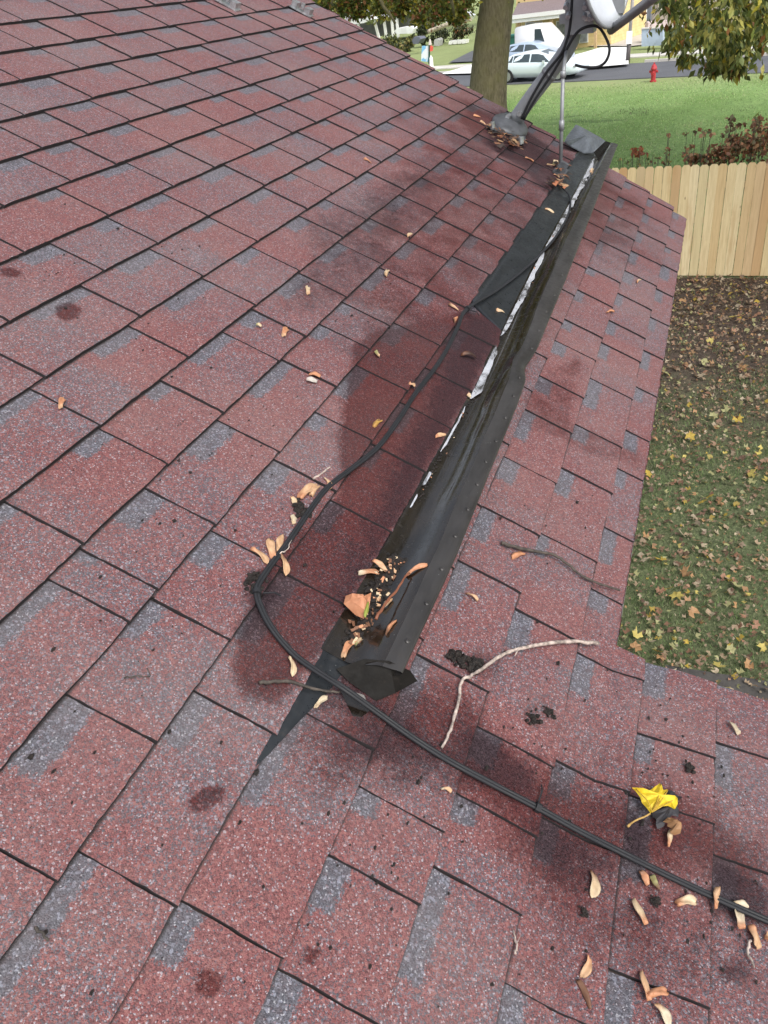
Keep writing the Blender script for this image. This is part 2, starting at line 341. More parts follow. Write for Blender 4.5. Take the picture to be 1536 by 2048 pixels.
def build_shingles(parent):
    V = []; F = []; MI = []; UVT = []; UVR = []; PU = []; TN = []
    rs = random.Random(3)
    def drops(k):                      # the colour blend drops along one course
        r = random.Random(k * 17 + 5); u = U0 - .5; L = []
        while u < 5: L.append((u, r.choice([.20, .26, .30, .34, .38, .42, .48]))); u += r.uniform(.10, .34)
        return L
    for k in range(K0, K0 + len(VK) - 1):
        v0, v1 = vk(k), vk(k + 1); DR = drops(k); DRX = []; DRY = []
        for (ua, ta), (ub, tb) in zip(DR[:-1], DR[1:]): DRX += [ub - .014, ub + .014]; DRY += [ta, tb]
        js = list(KJ.get(k, []))
        umax = CORNER if k >= 17 else 9
        if js:
            u = js[-1]
            while u < 4.6: u += rs.choice([.2, .25, .28, .3]) * rs.uniform(.92, 1.08); js.append(u)
            u = js[0]
        else:
            u = -2.0 + rs.uniform(0, .3); js = []
            while u < 4.6: u += rs.choice([.2, .25, .28, .3]) * rs.uniform(.92, 1.08); js.append(u)
            u = js[0]
        while u > U0 - .3: u -= rs.choice([.2, .25, .28, .3]) * rs.uniform(.92, 1.08); js.insert(0, u)
        for a, b in zip(js[:-1], js[1:]):
            if b < U0 or a > min(umax, rake(v1) + .02): continue
            near = a < 2.4
            du = .011 if near else .03; nv = 13 if near else 7
            lim = min(umax, 9)
            bb = b; nu = max(2, int((b - a) / du))
            pl = rs.uniform(.28, .62) * (b - a); pr = rs.random(); hoff = rs.uniform(-.0006, .0012)
            gap = .0011 if near else .0032
            base = len(V); skew = rs.uniform(-.004, .004)
            vend = v1; trunc = False
            for i in range(nu + 1):
                s = i / nu; uu = a + gap + (b - a - 2 * gap) * s
                vb = v1 + .0026 * n1(uu * 9, k * 3.1) + .0020 * n1(uu * 60, k) + (.002 * math.exp(-s * 14) - .0015 * math.exp(-(1 - s) * 14)) + skew * (s - .5) * .3
                vmax = 1e9
                for j in range(nv + 1):
                    t = j / nv
                    v = v0 - .012 + (vb - v0 + .012) * t; tt = max(0, (v - v0) / (v1 - v0))
                    vv = v
                    u2 = uu
                    if s < .001 or s > .999: u2 = uu + .0016 * n1(v * 70, a * 7) + .0015 * n1(v * 14, a * 3)
                    rk = rake(vv)
                    if k < 17: u2 = min(u2, rk + .003 * n1(vv * 9, 3))
                    if k >= 16 and vv > VE: u2 = min(u2, CORNER + .004 * n1(vv * 14, 8) + .01 * (vv - VE))
                    u_main = min(uu, rk)
                    if k == 16 and uu > CORNER and vv > VE: vv = VE + .002 * n1(uu * 20, 1); u2 = min(uu, rake(VE))
                    h = .002 + (.0068 if k > 11 else .009) * tt + .0030 * (1 - s) + hoff + .0006 * n1(u2 * 11, vv * 11, 2) + .0012 * n1(u2 * 2.5, vv * 3, 5)
                    if t > .99: h -= .0012
                    if tt > .9: h += .0010 * max(0, n1(uu * 14, k * 2.2))
                    V.append(tuple(S(u2, vv, h))); UVT.append((b - u2, vv - v0)); UVR.append((pl, pr)); PU.append((u2, vv))
                    ud = u2 + .02 * n1(vv * 20, u2 * 5, k)
                    tone = float(np.interp(ud, DRX, DRY)); TN.append(tone)
            for i in range(nu):
                for j in range(nv):
                    q = base + i * (nv + 1) + j
                    F.append((q, q + 1, q + nv + 2, q + nv + 1)); MI.append(0)
            # butt and side edges
            def skirt(idx):
                i0 = len(V)
                for q in idx:
                    p = V[q]; uu, vv = PU[q]; nrm = NRM if vv <= VE else NR2
                    hh = (np.array(p) - np.array(S(uu, vv, 0))) @ nrm
                    V.append(tuple(np.array(p) - nrm * (hh + .0005))); UVT.append(UVT[q]); UVR.append(UVR[q]); PU.append(PU[q]); TN.append(TN[q])
                for n_ in range(len(idx) - 1):
                    F.append((idx[n_], idx[n_ + 1], i0 + n_ + 1, i0 + n_)); MI.append(1)
            skirt([base + i * (nv + 1) + nv for i in range(nu + 1)])
            skirt([base + j for j in range(nv + 1)])
            skirt([base + nu * (nv + 1) + j for j in range(nv + 1)])
    me = bpy.data.meshes.new('shingles'); o3 = np.array(parent.location)
    me.from_pydata((np.array(V) - o3).tolist(), [], F)
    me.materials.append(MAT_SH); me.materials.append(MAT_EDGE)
    me.polygons.foreach_set('material_index', MI)
    li = np.zeros(len(me.loops), int); me.loops.foreach_get('vertex_index', li)
    for nm, arr in (('pos', PU), ('tab', UVT), ('rnd', UVR)):
        uvl = me.uv_layers.new(name=nm); uvl.data.foreach_set('uv', np.array(arr)[li].astype(np.float32).ravel())
    P = np.array(PU); wet = pmask(P, WET); dirt = pmask(P, [(a_, s_ * .65, m_) for a_, s_, m_ in DIRT])
    colr = np.stack([wet, dirt, np.array(TN), np.ones(len(P))], 1).astype(np.float32)
    at = me.color_attributes.new('mask', 'FLOAT_COLOR', 'POINT'); at.data.foreach_set('color', colr.ravel())
    me.update(); o = bpy.data.objects.new('shingles', me); C.objects.link(o); o.parent = parent
    return o

house = empty('house', (2.0, 0.5, 0.0), 'low house with red and grey asphalt shingle roof that fills the foreground', 'house')
build_shingles(house)
MAT_WHITE = plain('white_trim', (.82, .82, .81), .45, var=.06)
MAT_SIDING = plain('siding', (.55, .53, .48), .6, var=.08)
MAT_DECK = plain('roof_deck', (.05, .035, .03), .9)
MAT_DRIP = plain('drip_edge_metal', (.62, .63, .64), .35, .6, var=.1)
# deck under the shingles, the back slope and ridge
b = MB(); vt = -3.49
R0 = S(U0, vt, -.003)
def dk(u0, u1, v0, v1, h0, h1):
    a = [S(u0, v0, h0), S(u1, v0, h0), S(u1, v1, h0), S(u0, v1, h0)]; c = [S(u0, v0, h1), S(u1, v0, h1), S(u1, v1, h1), S(u0, v1, h1)]
    b.poly(a); b.poly(c[::-1])
    for i in range(4): b.quad(a[i], c[i], c[(i + 1) % 4], a[(i + 1) % 4])
dk(U0, 4.15, vt, VE - .01, -.002, -.05)
dk(U0, CORNER - .02, VE + .003, 1.47, -.002, -.05)
b.build('roof_deck', MAT_DECK, house)
b = MB(); p0 = S(U0, vt, 0); p1 = S(4.36, vt, 0); q0 = Vector((p0.x, p0.y + 4.2, p0.z - 2.3)); q1 = Vector((p1.x, p1.y + 4.2, p1.z - 2.3))
b.quad(p0, p1, q1, q0)
b.build('back_slope', MAT_DECK, house)
b = MB()
b.box((.9, p0.y + .02, p0.z + .012), (6.9, .28, .03)); b.build('ridge_cap', MAT_EDGE, house)
b = MB()
ye = S(0, VE).y + .42; ze = S(0, VE).z
b.box(((U0 + 3.95) / 2, (ye + 5.6) / 2, (ze - .25) / 2), (3.95 - U0, 5.6 - ye, ze - .25)); b.build('wall', MAT_SIDING, house)
b = MB()                                              # gable triangle and rake board
pa = S(3.95, VE - .1, -.06); pb = S(3.95, vt, -.06)
b.poly([(3.95, ye, ze - .26), (3.95, 5.6, ze - .26), (3.95, p0.y, pb.z)]); b.build('gable', MAT_SIDING, house)
b = MB()
ax = (Vector((1, 0, 0)), Vector(DWN), Vector(NRM))
b.box(S(4.13, (vt + VE) / 2, -.12), (.025, VE - vt, .14), ax=ax); b.build('rake_board', MAT_WHITE, house)
b = MB(); b.box(S((CORNER + 4.12) / 2, VE - .09, -.09) + Vector((0, 0, 0)), (4.12 - CORNER, .025, .16)); b.build('fascia', MAT_WHITE, house)
b = MB()                                              # thin bright drip edge showing along the eave
ee = [S(CORNER + .003, VE + .006, -.002), S(4.17, VE + .004, -.002)]
b.quad(S(CORNER, VE - .03, -.001), S(4.15, VE - .03, -.001), S(4.165, VE + .0020, -.001), S(CORNER, VE + .0020, -.001))
b.quad(S(CORNER, VE + .0020, -.001), S(4.165, VE + .0020, -.001), S(4.165, VE + .0020, -.001) + Vector((0, 0, -.010)), S(CORNER, VE + .0020, -.001) + Vector((0, 0, -.010)))
b.build('drip_edge', MAT_DRIP, house)
b = MB(); b.box(S(CORNER - .03, .95, -.12), (.025, .95, .14), ax=(Vector((1, 0, 0)), Vector(DW2), Vector(NR2))); b.build('porch_rake_board', MAT_WHITE, house)
for uu in (-2.2, 0.9):
    b = MB(); b.box((uu, S(0, 1.35).y, 1.45), (.12, .12, 2.9)); b.build('porch_post', MAT_WHITE, house)

# ================================================================== RAIN DIVERTER
def metal_mat(name, c0, c1, r0, r1, coat=0.0):
    m = NT(name); p = m.obj(); a = m.noise(m.scaled(p, (1, 4, 4)), 6, 4, .6); d = m.noise(p, 60, 4, .7)
    spk = m.ramp(m.voro(m.scaled(p, (1, 1, 1)), 120, out='Distance'), .0, .13, 1, 0); sel = m.ramp(m.noise(p, 35, 2), .60, .64)
    col = m.mix(m.ramp(a, .35, .65), c0, c1); col = m.mix(m.ramp(d, .55, .8, 0, .5), col, (.05, .042, .036))
    col = m.mix(m.math('MULTIPLY', spk, m.math('MULTIPLY', sel, .8)), col, (.38, .39, .4))
    m.set(Base_Color=col, Metallic=.2, Roughness=m.ramp(d, .3, .75, r0, r1), Specular_IOR_Level=.5, Coat_Weight=coat, Coat_Roughness=.07)
    m.bump(m.math('ADD', m.noise(p, 9, 3), m.math('MULTIPLY', d, .04)), .006, .5)
    return m.mat
MAT_MET = metal_mat('dark_bronze_metal', (.008, .006, .0045), (.020, .015, .011), .10, .34, .7)
MAT_BAND = metal_mat('weathered_skylit_band', (.030, .028, .027), (.048, .045, .044), .28, .5)  # base tone lifted to stand in for sky light on the band
MAT_BLK = metal_mat('dull_black_metal', (.004, .0035, .003), (.008, .007, .006), .45, .7)  # near-black and dull, darker than the channel metal
MAT_BLK.node_tree.nodes['Principled BSDF'].inputs['Specular IOR Level'].default_value = .12
MAT_BLK.node_tree.nodes['Principled BSDF'].inputs['Metallic'].default_value = 0.0
MAT_MET2 = metal_mat('dark_flashing', (.014, .016, .019), (.022, .025, .029), .26, .5, .1)
def lerp(a, b, t): return a + (b - a) * t
def itp(u, xs, ys): return float(np.interp(u, xs, ys))
div = empty('rain_diverter', S(2.4, .03, 0), 'long dark metal rain diverter channel lying along the shingle courses', 'rain diverter')
def axis(u): return itp(u, [.8, 1.1, 1.7, 2.2, 2.65, 3.35, 4.6], [-.008, .0, -.004, -.020, -.034, -.042, -.062])
def hb(u): return itp(u, [.8, 2.0, 2.25, 4.6], [.0095, .0100, .0135, .0145])
def prof(u):
    w = itp(u, [.8, 1.2, 1.5, 2.0, 2.9, 4.2, 4.7], [.078, .064, .056, .050, .040, .030, .03])
    r = itp(u, [.8, 1.4, 2.0, 2.6, 4.5], [.125, .113, .105, .11, .078]); H = .058 + .006 * n1(u * 2, 4)
    wav = .004 * n1(u * 3.2, 7) + .002 * n1(u * 9, 9)
    dent = math.exp(-((u - 1.93) / .06) ** 2)
    b0 = hb(u)
    P = [(-.004, b0 - .001), (.004, b0), (w * .35, b0), (w * .6, b0 + .003), (w * .8 + wav, b0 + .011), (w * .95 + wav, b0 + .022),
         (w + .006 + wav, b0 + .031), (w + .016 + wav * .5, b0 + .0365), (lerp(w + .012, r, .5), b0 + .041), (r - .004, H - .018 * dent), (r, H - .001 - .018 * dent)]
    if dent > .02: P = [(a - (.010 * dent if i > 6 else 0), h) for i, (a, h) in enumerate(P)]
    return P
US = list(np.arange(.805, 4.62, .03))
b = MB(); prev = None
for u in US:
    A = axis(u); pr = prof(u); nose = max(0, .86 - u)
    r = len(b.v)
    for (dv, h) in pr: b.v.append(tuple(S(u, A + dv, h)))
    e = pr[-1]
    b.v.append(tuple(S(u, A + e[0] + .001, e[1] - .003))); b.v.append(tuple(S(u, A + e[0] - .008, e[1] - .012))); b.v.append(tuple(S(u, A + e[0] - .012, .006)))
    n_ = len(pr) + 3
    if prev is not None:
        for j in range(n_ - 1): b.f.append((prev + j, prev + j + 1, r + j + 1, r + j)); b.m.append(1 if j >= 7 else 0)
    prev = r
ch = b.build('channel', [MAT_MET, MAT_BAND], div, smooth=True)
# flange that runs up over / under the courses
b = MB(); prev = None
UF = [2.12, 2.17, 2.2] + list(np.arange(2.25, 4.60, .05))
for u in UF:
    A = axis(u); up = -.142 + .003 * n1(u * 4, 2)
    if u < 2.2: up = lerp(A - .004, -.14, max(0, (u - 2.12) / .08) ** .6)
    r = len(b.v)
    for s in range(7):
        v = lerp(up, A - .002, s / 6); h = .0115 + .0015 * n1(u * 5, v * 20) + .001 * s / 6
        b.v.append(tuple(S(u, v, h)))
    b.v.append(tuple(S(u, up - .0005, .004)))
    if prev is not None:
        for j in range(6): b.f.append((prev + j, prev + j + 1, r + j + 1, r + j)); b.m.append(0)
        b.f.append((prev + 7, prev, r, r + 7)); b.m.append(0)
    prev = r
b.build('flange', MAT_MET2, div, smooth=True)
b = MB()                                             # pointed tail of the sheet at the near end
T = [(500, 1545), (560, 1440), (620, 1335), (690, 1222), (738, 1140), (760, 1115), (775, 1180), (745, 1260), (715, 1320), (680, 1352), (655, 1386), (600, 1440), (545, 1500)]
hh = .0085
pt = [R(x, y, hh) for x, y in T]; b.poly(pt); lo = [R(x, y, hh) - Vector(NRM) * .005 for x, y in T]
for i in range(len(T)): b.quad(pt[i], lo[i], lo[(i + 1) % len(T)], pt[(i + 1) % len(T)])
b.build('tail', MAT_MET2, div)
b = MB()                                             # folded end flap
c_ = [R(672, 1338, .012), R(700, 1365, .012), R(752, 1402, .010), R(791, 1386, .020), R(835, 1362, .034), R(821, 1342, .05), R(778, 1322, .052), R(728, 1318, .030)]
b.quad(c_[0], c_[1], c_[2], c_[7]); b.quad(c_[7], c_[2], c_[3], c_[6]); b.quad(c_[6], c_[3], c_[4], c_[5])
lo = [p - Vector(NRM) * .002 + Vector((.002, 0, 0)) for p in c_]
b.quad(lo[7], lo[2], lo[1], lo[0]); b.quad(lo[6], lo[3], lo[2], lo[7]); b.quad(lo[5], lo[4], lo[3], lo[6])
b.build('end_flap', MAT_BLK, div, smooth=True)
b = MB(); t3 = [R(678, 1375, .010), R(711, 1444, .009), R(741, 1420, .011), R(728, 1390, .016)]
b.poly(t3); b.poly([p - Vector(NRM) * .003 for p in t3][::-1]); b.build('corner_tab', MAT_MET, div)
b = MB()                                             # far end: raised folded flap
f_ = [R(1129, 283, .05), R(1134, 272, .055), R(1152, 249, .06), R(1165, 255, .065), R(1200, 274, .06), R(1211, 282, .055), R(1188, 304, .03), R(1167, 305, .022), R(1140, 291, .035)]
m_ = R(1172, 272, .078)
for i in range(len(f_)): b.poly([f_[i], f_[(i + 1) % 9], m_])
b.poly([p - Vector((0, 0, .004)) for p in f_][::-1])
b.build('far_flap', metal_mat('grey_flap_metal', (.075, .085, .10), (.13, .145, .17), .35, .55), div)
b = MB(); g_ = [R(1188, 304, .03), R(1211, 282, .055), R(1228, 287, .045), R(1212, 303, .03), R(1196, 318, .018)]
b.poly(g_); b.poly([p - Vector((0, 0, .003)) for p in g_][::-1]); b.build('far_hole_shade', MAT_BLK, div)  # black sheet stands in for the shaded hole beside the flap
rp = [(818, 1312), (850, 1255), (876, 1163), (895, 1103)] + []
for i, u in enumerate([.87, .965, 1.06, 1.16, 1.25, 1.34, 1.43, 1.52, 1.63, 1.74, 1.84, 2.02, 2.14, 2.28, 2.42, 2.6, 2.8, 3.0]):
    pr = prof(u); A = axis(u); q = lerp(.35, .6, (i * 37 % 10) / 10)
    dv = lerp(pr[8][0], pr[9][0], q); h = lerp(pr[8][1], pr[9][1], q)
    b = MB(); b.ball(S(u, A + dv, h), (.0052, .0052, .0026), n=8, k=6, ax=(Vector((1, 0, 0)), Vector(DWN), Vector(NRM)))
    b.build('rivet', MAT_BAND, div, smooth=True)

# film of rain left in the channel; sky glints painted into its colour
m = NT('water_painted_glint'); p = m.obj()
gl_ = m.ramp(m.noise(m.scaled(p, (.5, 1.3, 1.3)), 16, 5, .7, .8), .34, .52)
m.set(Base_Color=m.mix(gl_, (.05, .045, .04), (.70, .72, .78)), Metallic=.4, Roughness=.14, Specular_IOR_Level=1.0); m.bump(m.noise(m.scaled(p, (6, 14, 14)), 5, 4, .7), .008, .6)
MAT_WATER_GLINT = m.mat
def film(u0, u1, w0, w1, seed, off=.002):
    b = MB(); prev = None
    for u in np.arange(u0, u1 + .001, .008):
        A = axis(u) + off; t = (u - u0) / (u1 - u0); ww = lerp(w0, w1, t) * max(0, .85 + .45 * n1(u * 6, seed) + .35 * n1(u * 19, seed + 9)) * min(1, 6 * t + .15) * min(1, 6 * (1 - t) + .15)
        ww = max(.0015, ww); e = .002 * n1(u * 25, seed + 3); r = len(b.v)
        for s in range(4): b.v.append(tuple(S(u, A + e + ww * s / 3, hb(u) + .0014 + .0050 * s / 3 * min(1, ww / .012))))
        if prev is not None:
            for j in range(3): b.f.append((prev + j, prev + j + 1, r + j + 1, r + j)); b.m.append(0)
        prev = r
    return b.build('water_glint', MAT_WATER_GLINT, None, smooth=True)
for a in [(1.70, 2.02, .024, .012, 1), (2.08, 2.85, .016, .018, 2), (2.80, 4.3, .017, .022, 3), (1.30, 1.36, .008, .008, 5), (1.44, 1.66, .006, .005, 6), (1.22, 1.27, .005, .005, 8)]:  # the short strips toward the low end are added sparkles
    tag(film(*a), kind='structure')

# ================================================================== CABLE ON THE ROOF
MAT_CABLE = plain('black_cable', (.010, .011, .014), .68, var=.2)
cab = empty('coax_cable', R(700, 985, .01), 'black twin coaxial cable snaking down the shingles and under the diverter end', 'cable')
cp = [(1122, 372), (1140, 395), (1136, 430), (1108, 478), (1060, 528), (1000, 576), (935, 617), (915, 655), (893, 700), (866, 742), (832, 785), (800, 835), (757, 893), (706, 935), (655, 975), (620, 1020), (577, 1083), (535, 1140), (514, 1178), (522, 1215), (548, 1262), (590, 1310), (640, 1346), (690, 1378), (760, 1428), (830, 1478), (900, 1522), (985, 1568), (1075, 1615), (1160, 1662), (1240, 1703), (1330, 1748), (1420, 1790), (1500, 1826), (1600, 1868), (1750, 1930)]
hs_ = [.03, .022] + [.022] * 5 + [.017] * 15 + [.026, .034, .022] + [.017] * 11
pts = smooth_path([R(x, y, h - .002 + .003 * n1(i, 3)) for i, ((x, y), h) in enumerate(zip(cp, hs_))], 6)
n_p = len(pts)
for sgn in (-1, 1):
    L = []
    for i, p in enumerate(pts):
        t = (pts[min(i + 1, n_p - 1)] - pts[max(i - 1, 0)]).normalized(); s = Vector(NRM).cross(t).normalized()
        wdt = .0024 * min(1, .25 + i / 60); L.append(p + s * sgn * wdt)
    b = MB(); b.tube(L, .0031, 10); b.build('cable_strand', MAT_CABLE, cab, smooth=True)
for (x, y) in [(933, 616), (514, 1180), (1077, 1617)]:
    i = min(range(n_p), key=lambda q: (pts[q] - R(x, y, .017)).length); t = (pts[i + 1] - pts[i - 1]).normalized()
    b = MB(); b.tube([pts[i] - t * .004, pts[i] + t * .004], .0078, 10)
    s = Vector(NRM).cross(t); b.tube([pts[i] + s * .01, pts[i] + s * .028 + Vector(NRM) * .006, pts[i] + s * .04], .0014, 5)
    b.build('cable_tie', MAT_CABLE, cab)

# ================================================================== SATELLITE DISH
MAT_GREY = plain('grey_paint', (.24, .25, .265), .42, .2, var=.12, scale=15)
MAT_GALV = plain('galvanised', (.42, .44, .46), .35, .7, var=.25, scale=60)
MAT_FOOT = plain('dull_foot_paint', (.085, .09, .10), .5, .2, var=.3, scale=20)
MAT_DISH = plain('dish_paint', (.50, .53, .58), .4, var=.07, scale=8)
MAT_RUST = plain('rusty_leaf_trash', (.22, .10, .05), .8, var=.5, scale=40)
DX = 4.02
foot = R(1022, 262, .01)
dish = empty('satellite_dish', foot, 'grey satellite dish on bent mast bolted near the gable edge', 'satellite dish')
ax = (Vector((1, 0, 0)), Vector(DWN), Vector(NRM))
def plate(pxs, h0, h1):
    b = MB(); a = [R(x, y, h0) for x, y in pxs]; c = [R(x, y, h0) + Vector(NRM) * (h1 - h0) for x, y in pxs]
    b.poly(c); b.poly(a[::-1])
    for i in range(len(a)): b.quad(a[i], a[(i + 1) % len(a)], c[(i + 1) % len(a)], c[i])
    return b
plate([(975, 252), (995, 235), (1010, 228), (1035, 226), (1048, 240), (1046, 262), (1050, 282), (1045, 292), (1036, 282), (1020, 270), (985, 264)], .014, .022).build('foot_plate', MAT_FOOT, dish)
b = MB()                                              # domed shoulder of the foot
bc = R(1020, 252, .02)
b.ball(bc, (.15, .09, .035), ax=ax, n=16, k=8); b.build('foot_dome', MAT_FOOT, dish, smooth=True)
b = MB(); e1 = R(1042, 288, .02); b.tube([e1, e1 + Vector((0, 0, .03))], .012, 8); b.build('bolt', MAT_GALV, dish); b = MB(); e2 = R(985, 258, .02); b.tube([e2, e2 + Vector((0, 0, .03))], .01, 8); b.build('bolt', MAT_GALV, dish)
mb = R(1030, 240, .05); XM = mb.x
mast_pts = [mb, X_(1062, 195, XM), X_(1098, 148, XM), X_(1128, 108, XM), X_(1143, 80, XM), X_(1148, 55, XM), X_(1150, 20, XM), X_(1151, -40, XM), X_(1152, -90, XM)]
b = MB(); b.tube(smooth_path(mast_pts, 5), .034, 16); b.build('mast', MAT_GREY, dish, smooth=True)
b = MB(); q = mast_pts[2]; d_ = (mast_pts[3] - mast_pts[1]).normalized(); b.tube([q - d_ * .008, q + d_ * .008], .037, 16); b.build('mast_collar', MAT_GREY, dish, smooth=True)
for (x, y) in [(1017, 232), (1040, 227)]:
    q = X_(x, y, XM - .03); b = MB(); b.tube([q - Vector((.02, 0, 0)), q + Vector((.02, 0, 0))], .011, 6); b.build('bolt', MAT_GALV, dish)
# bracket behind the reflector
bk = X_(1158, 18, XM); b = MB()
b.box(bk + Vector((0, -.01, .06)), (.11, .12, .30)); b.box(bk + Vector((-.02, -.11, .08)), (.03, .16, .22)); b.box(X_(1148, 35, XM), (.10, .11, .035))
b.build('bracket', MAT_GREY, dish)
for (x, y) in [(1133, 8), (1138, 27), (1171, 8), (1170, 28), (1181, 31)]:
    q = X_(x, y, XM - .07); b = MB(); b.tube([q, q + Vector((-.03, 0, -.012))], .010, 8); b.build('bolt', MAT_GALV, dish)
# reflector: shallow elliptical bowl whose lowest rim point is in view
tip = X_(1219, 55, XM - .10)
nn = Vector((-.42, -.90, .12)).normalized(); rt = nn.cross(Vector((0, 0, 1))).normalized(); upv = rt.cross(nn).normalized()
if upv.z < 0: upv = -upv
RA, RB = .20, .31
cc = tip + upv * RB
b = MB(); NR_, NA = 7, 40; b.v.append(tuple(cc - nn * .055))
for i in range(1, NR_ + 1):
    f_r = i / NR_
    for a in range(NA):
        th = 2 * math.pi * a / NA
        b.v.append(tuple(cc + rt * (RA * f_r * math.cos(th)) + upv * (RB * f_r * math.sin(th)) - nn * (.055 * (1 - f_r * f_r))))
for a in range(NA): b.f.append((0, 1 + a, 1 + (a + 1) % NA)); b.m.append(0)
for i in range(NR_ - 1):
    for a in range(NA):
        p = 1 + i * NA; b.f.append((p + a, p + NA + a, p + NA + (a + 1) % NA, p + (a + 1) % NA)); b.m.append(0)
o = b.build('reflector', MAT_DISH, dish, smooth=True)
md = o.modifiers.new('thick', 'SOLIDIFY'); md.thickness = .012; md.offset = 0
b = MB(); b.tube([cc + rt * (RA * math.cos(2 * math.pi * a / 40)) + upv * (RB * math.sin(2 * math.pi * a / 40)) for a in range(41)], .0085, 6); b.build('rim', MAT_GREY, dish, smooth=True)
b = MB(); a0 = X_(1222, 60, XM - .03); a1 = X_(1312, -8, XM - .40); d_ = (a1 - a0).normalized()
b.tube([a0, a1, a1 + d_ * .25], .019, 12); b.build('feed_arm', MAT_GREY, dish, smooth=True)
b = MB(); e_ = a1 + d_ * .25; b.tube([e_, e_ + Vector((0, .02, .10))], [.03, .02], 12); b.ball(e_ + Vector((0, .03, .13)), .045, n=12, k=8); b.build('feed_horn', MAT_GREY, dish, smooth=True)
b = MB(); q = X_(1192, 30, XM - .06); b.box(q, (.03, .09, .035)); b.build('clip', MAT_WHITE, dish)
for off in ([(1043, 238), (1062, 197), (1092, 146), (1122, 108), (1135, 76), (1140, 52), (1143, 20), (1145, -30)], [(1047, 240), (1072, 196), (1103, 150), (1128, 108), (1147, 75), (1160, 60), (1180, 52), (1198, 55), (1213, 78), (1219, 100), (1212, 122), (1195, 134), (1168, 134), (1150, 130)]):
    b = MB(); b.tube(smooth_path([X_(x, y, XM - .055) for x, y in off], 6), .0058, 8); b.build('dish_cable', MAT_CABLE, dish, smooth=True)
rb = R(1121, 338, .02); rt0 = X_(1126, 150, rb.x); rt1 = X_(1134, 95, XM - .02)
b = MB(); b.tube([rb, rt0], .0085, 10); b.tube([rt0, rt1], .008, 10); md_ = rb.lerp(rt0, .48); b.tube([md_ - Vector((0, 0, .02)), md_ + Vector((0, 0, .02))], .012, 10)
b.tube([rt0 - Vector((0, 0, .01)), rt0 + Vector((0, 0, .015))], .012, 10); b.build('brace_rod', MAT_GREY, dish, smooth=True)
b = MB(); q = R(1121, 342, .014); b.box(q, (.14, .055, .006), ax=ax); b.box(q + Vector(NRM) * .02, (.03, .04, .04), ax=ax)
b.tube([q + Vector((-.05, 0, 0)), q + Vector((-.05, 0, .03))], .009, 7); b.tube([q + Vector((.05, 0, 0)), q + Vector((.05, 0, .03))], .009, 7); b.build('brace_foot', MAT_FOOT, dish)

# small galvanised roof hooks near the ridge
def hook(x, y, label):
    e = empty('roof_bracket', R(x, y, .012), label, 'bracket', 'galvanised brackets on the upper roof')
    b = MB(); c = R(x, y, .014); b.box(c, (.05, .115, .005), ax=ax); b.build('base', MAT_GALV, e)
    b = MB()
    for s in (-.035, .035): b.box(c + Vector(DWN) * s + Vector(NRM) * .014, (.045, .028, .026), ax=ax)
    b.tube([c + Vector(NRM) * .012, c + Vector(NRM) * .034], .010, 8); b.build('clamp', MAT_GALV, e)
hook(455, 9, 'small galvanised roof bracket at the top edge, left one of two')
hook(603, 22, 'small galvanised roof bracket beside the sloping gable edge, right one of two')

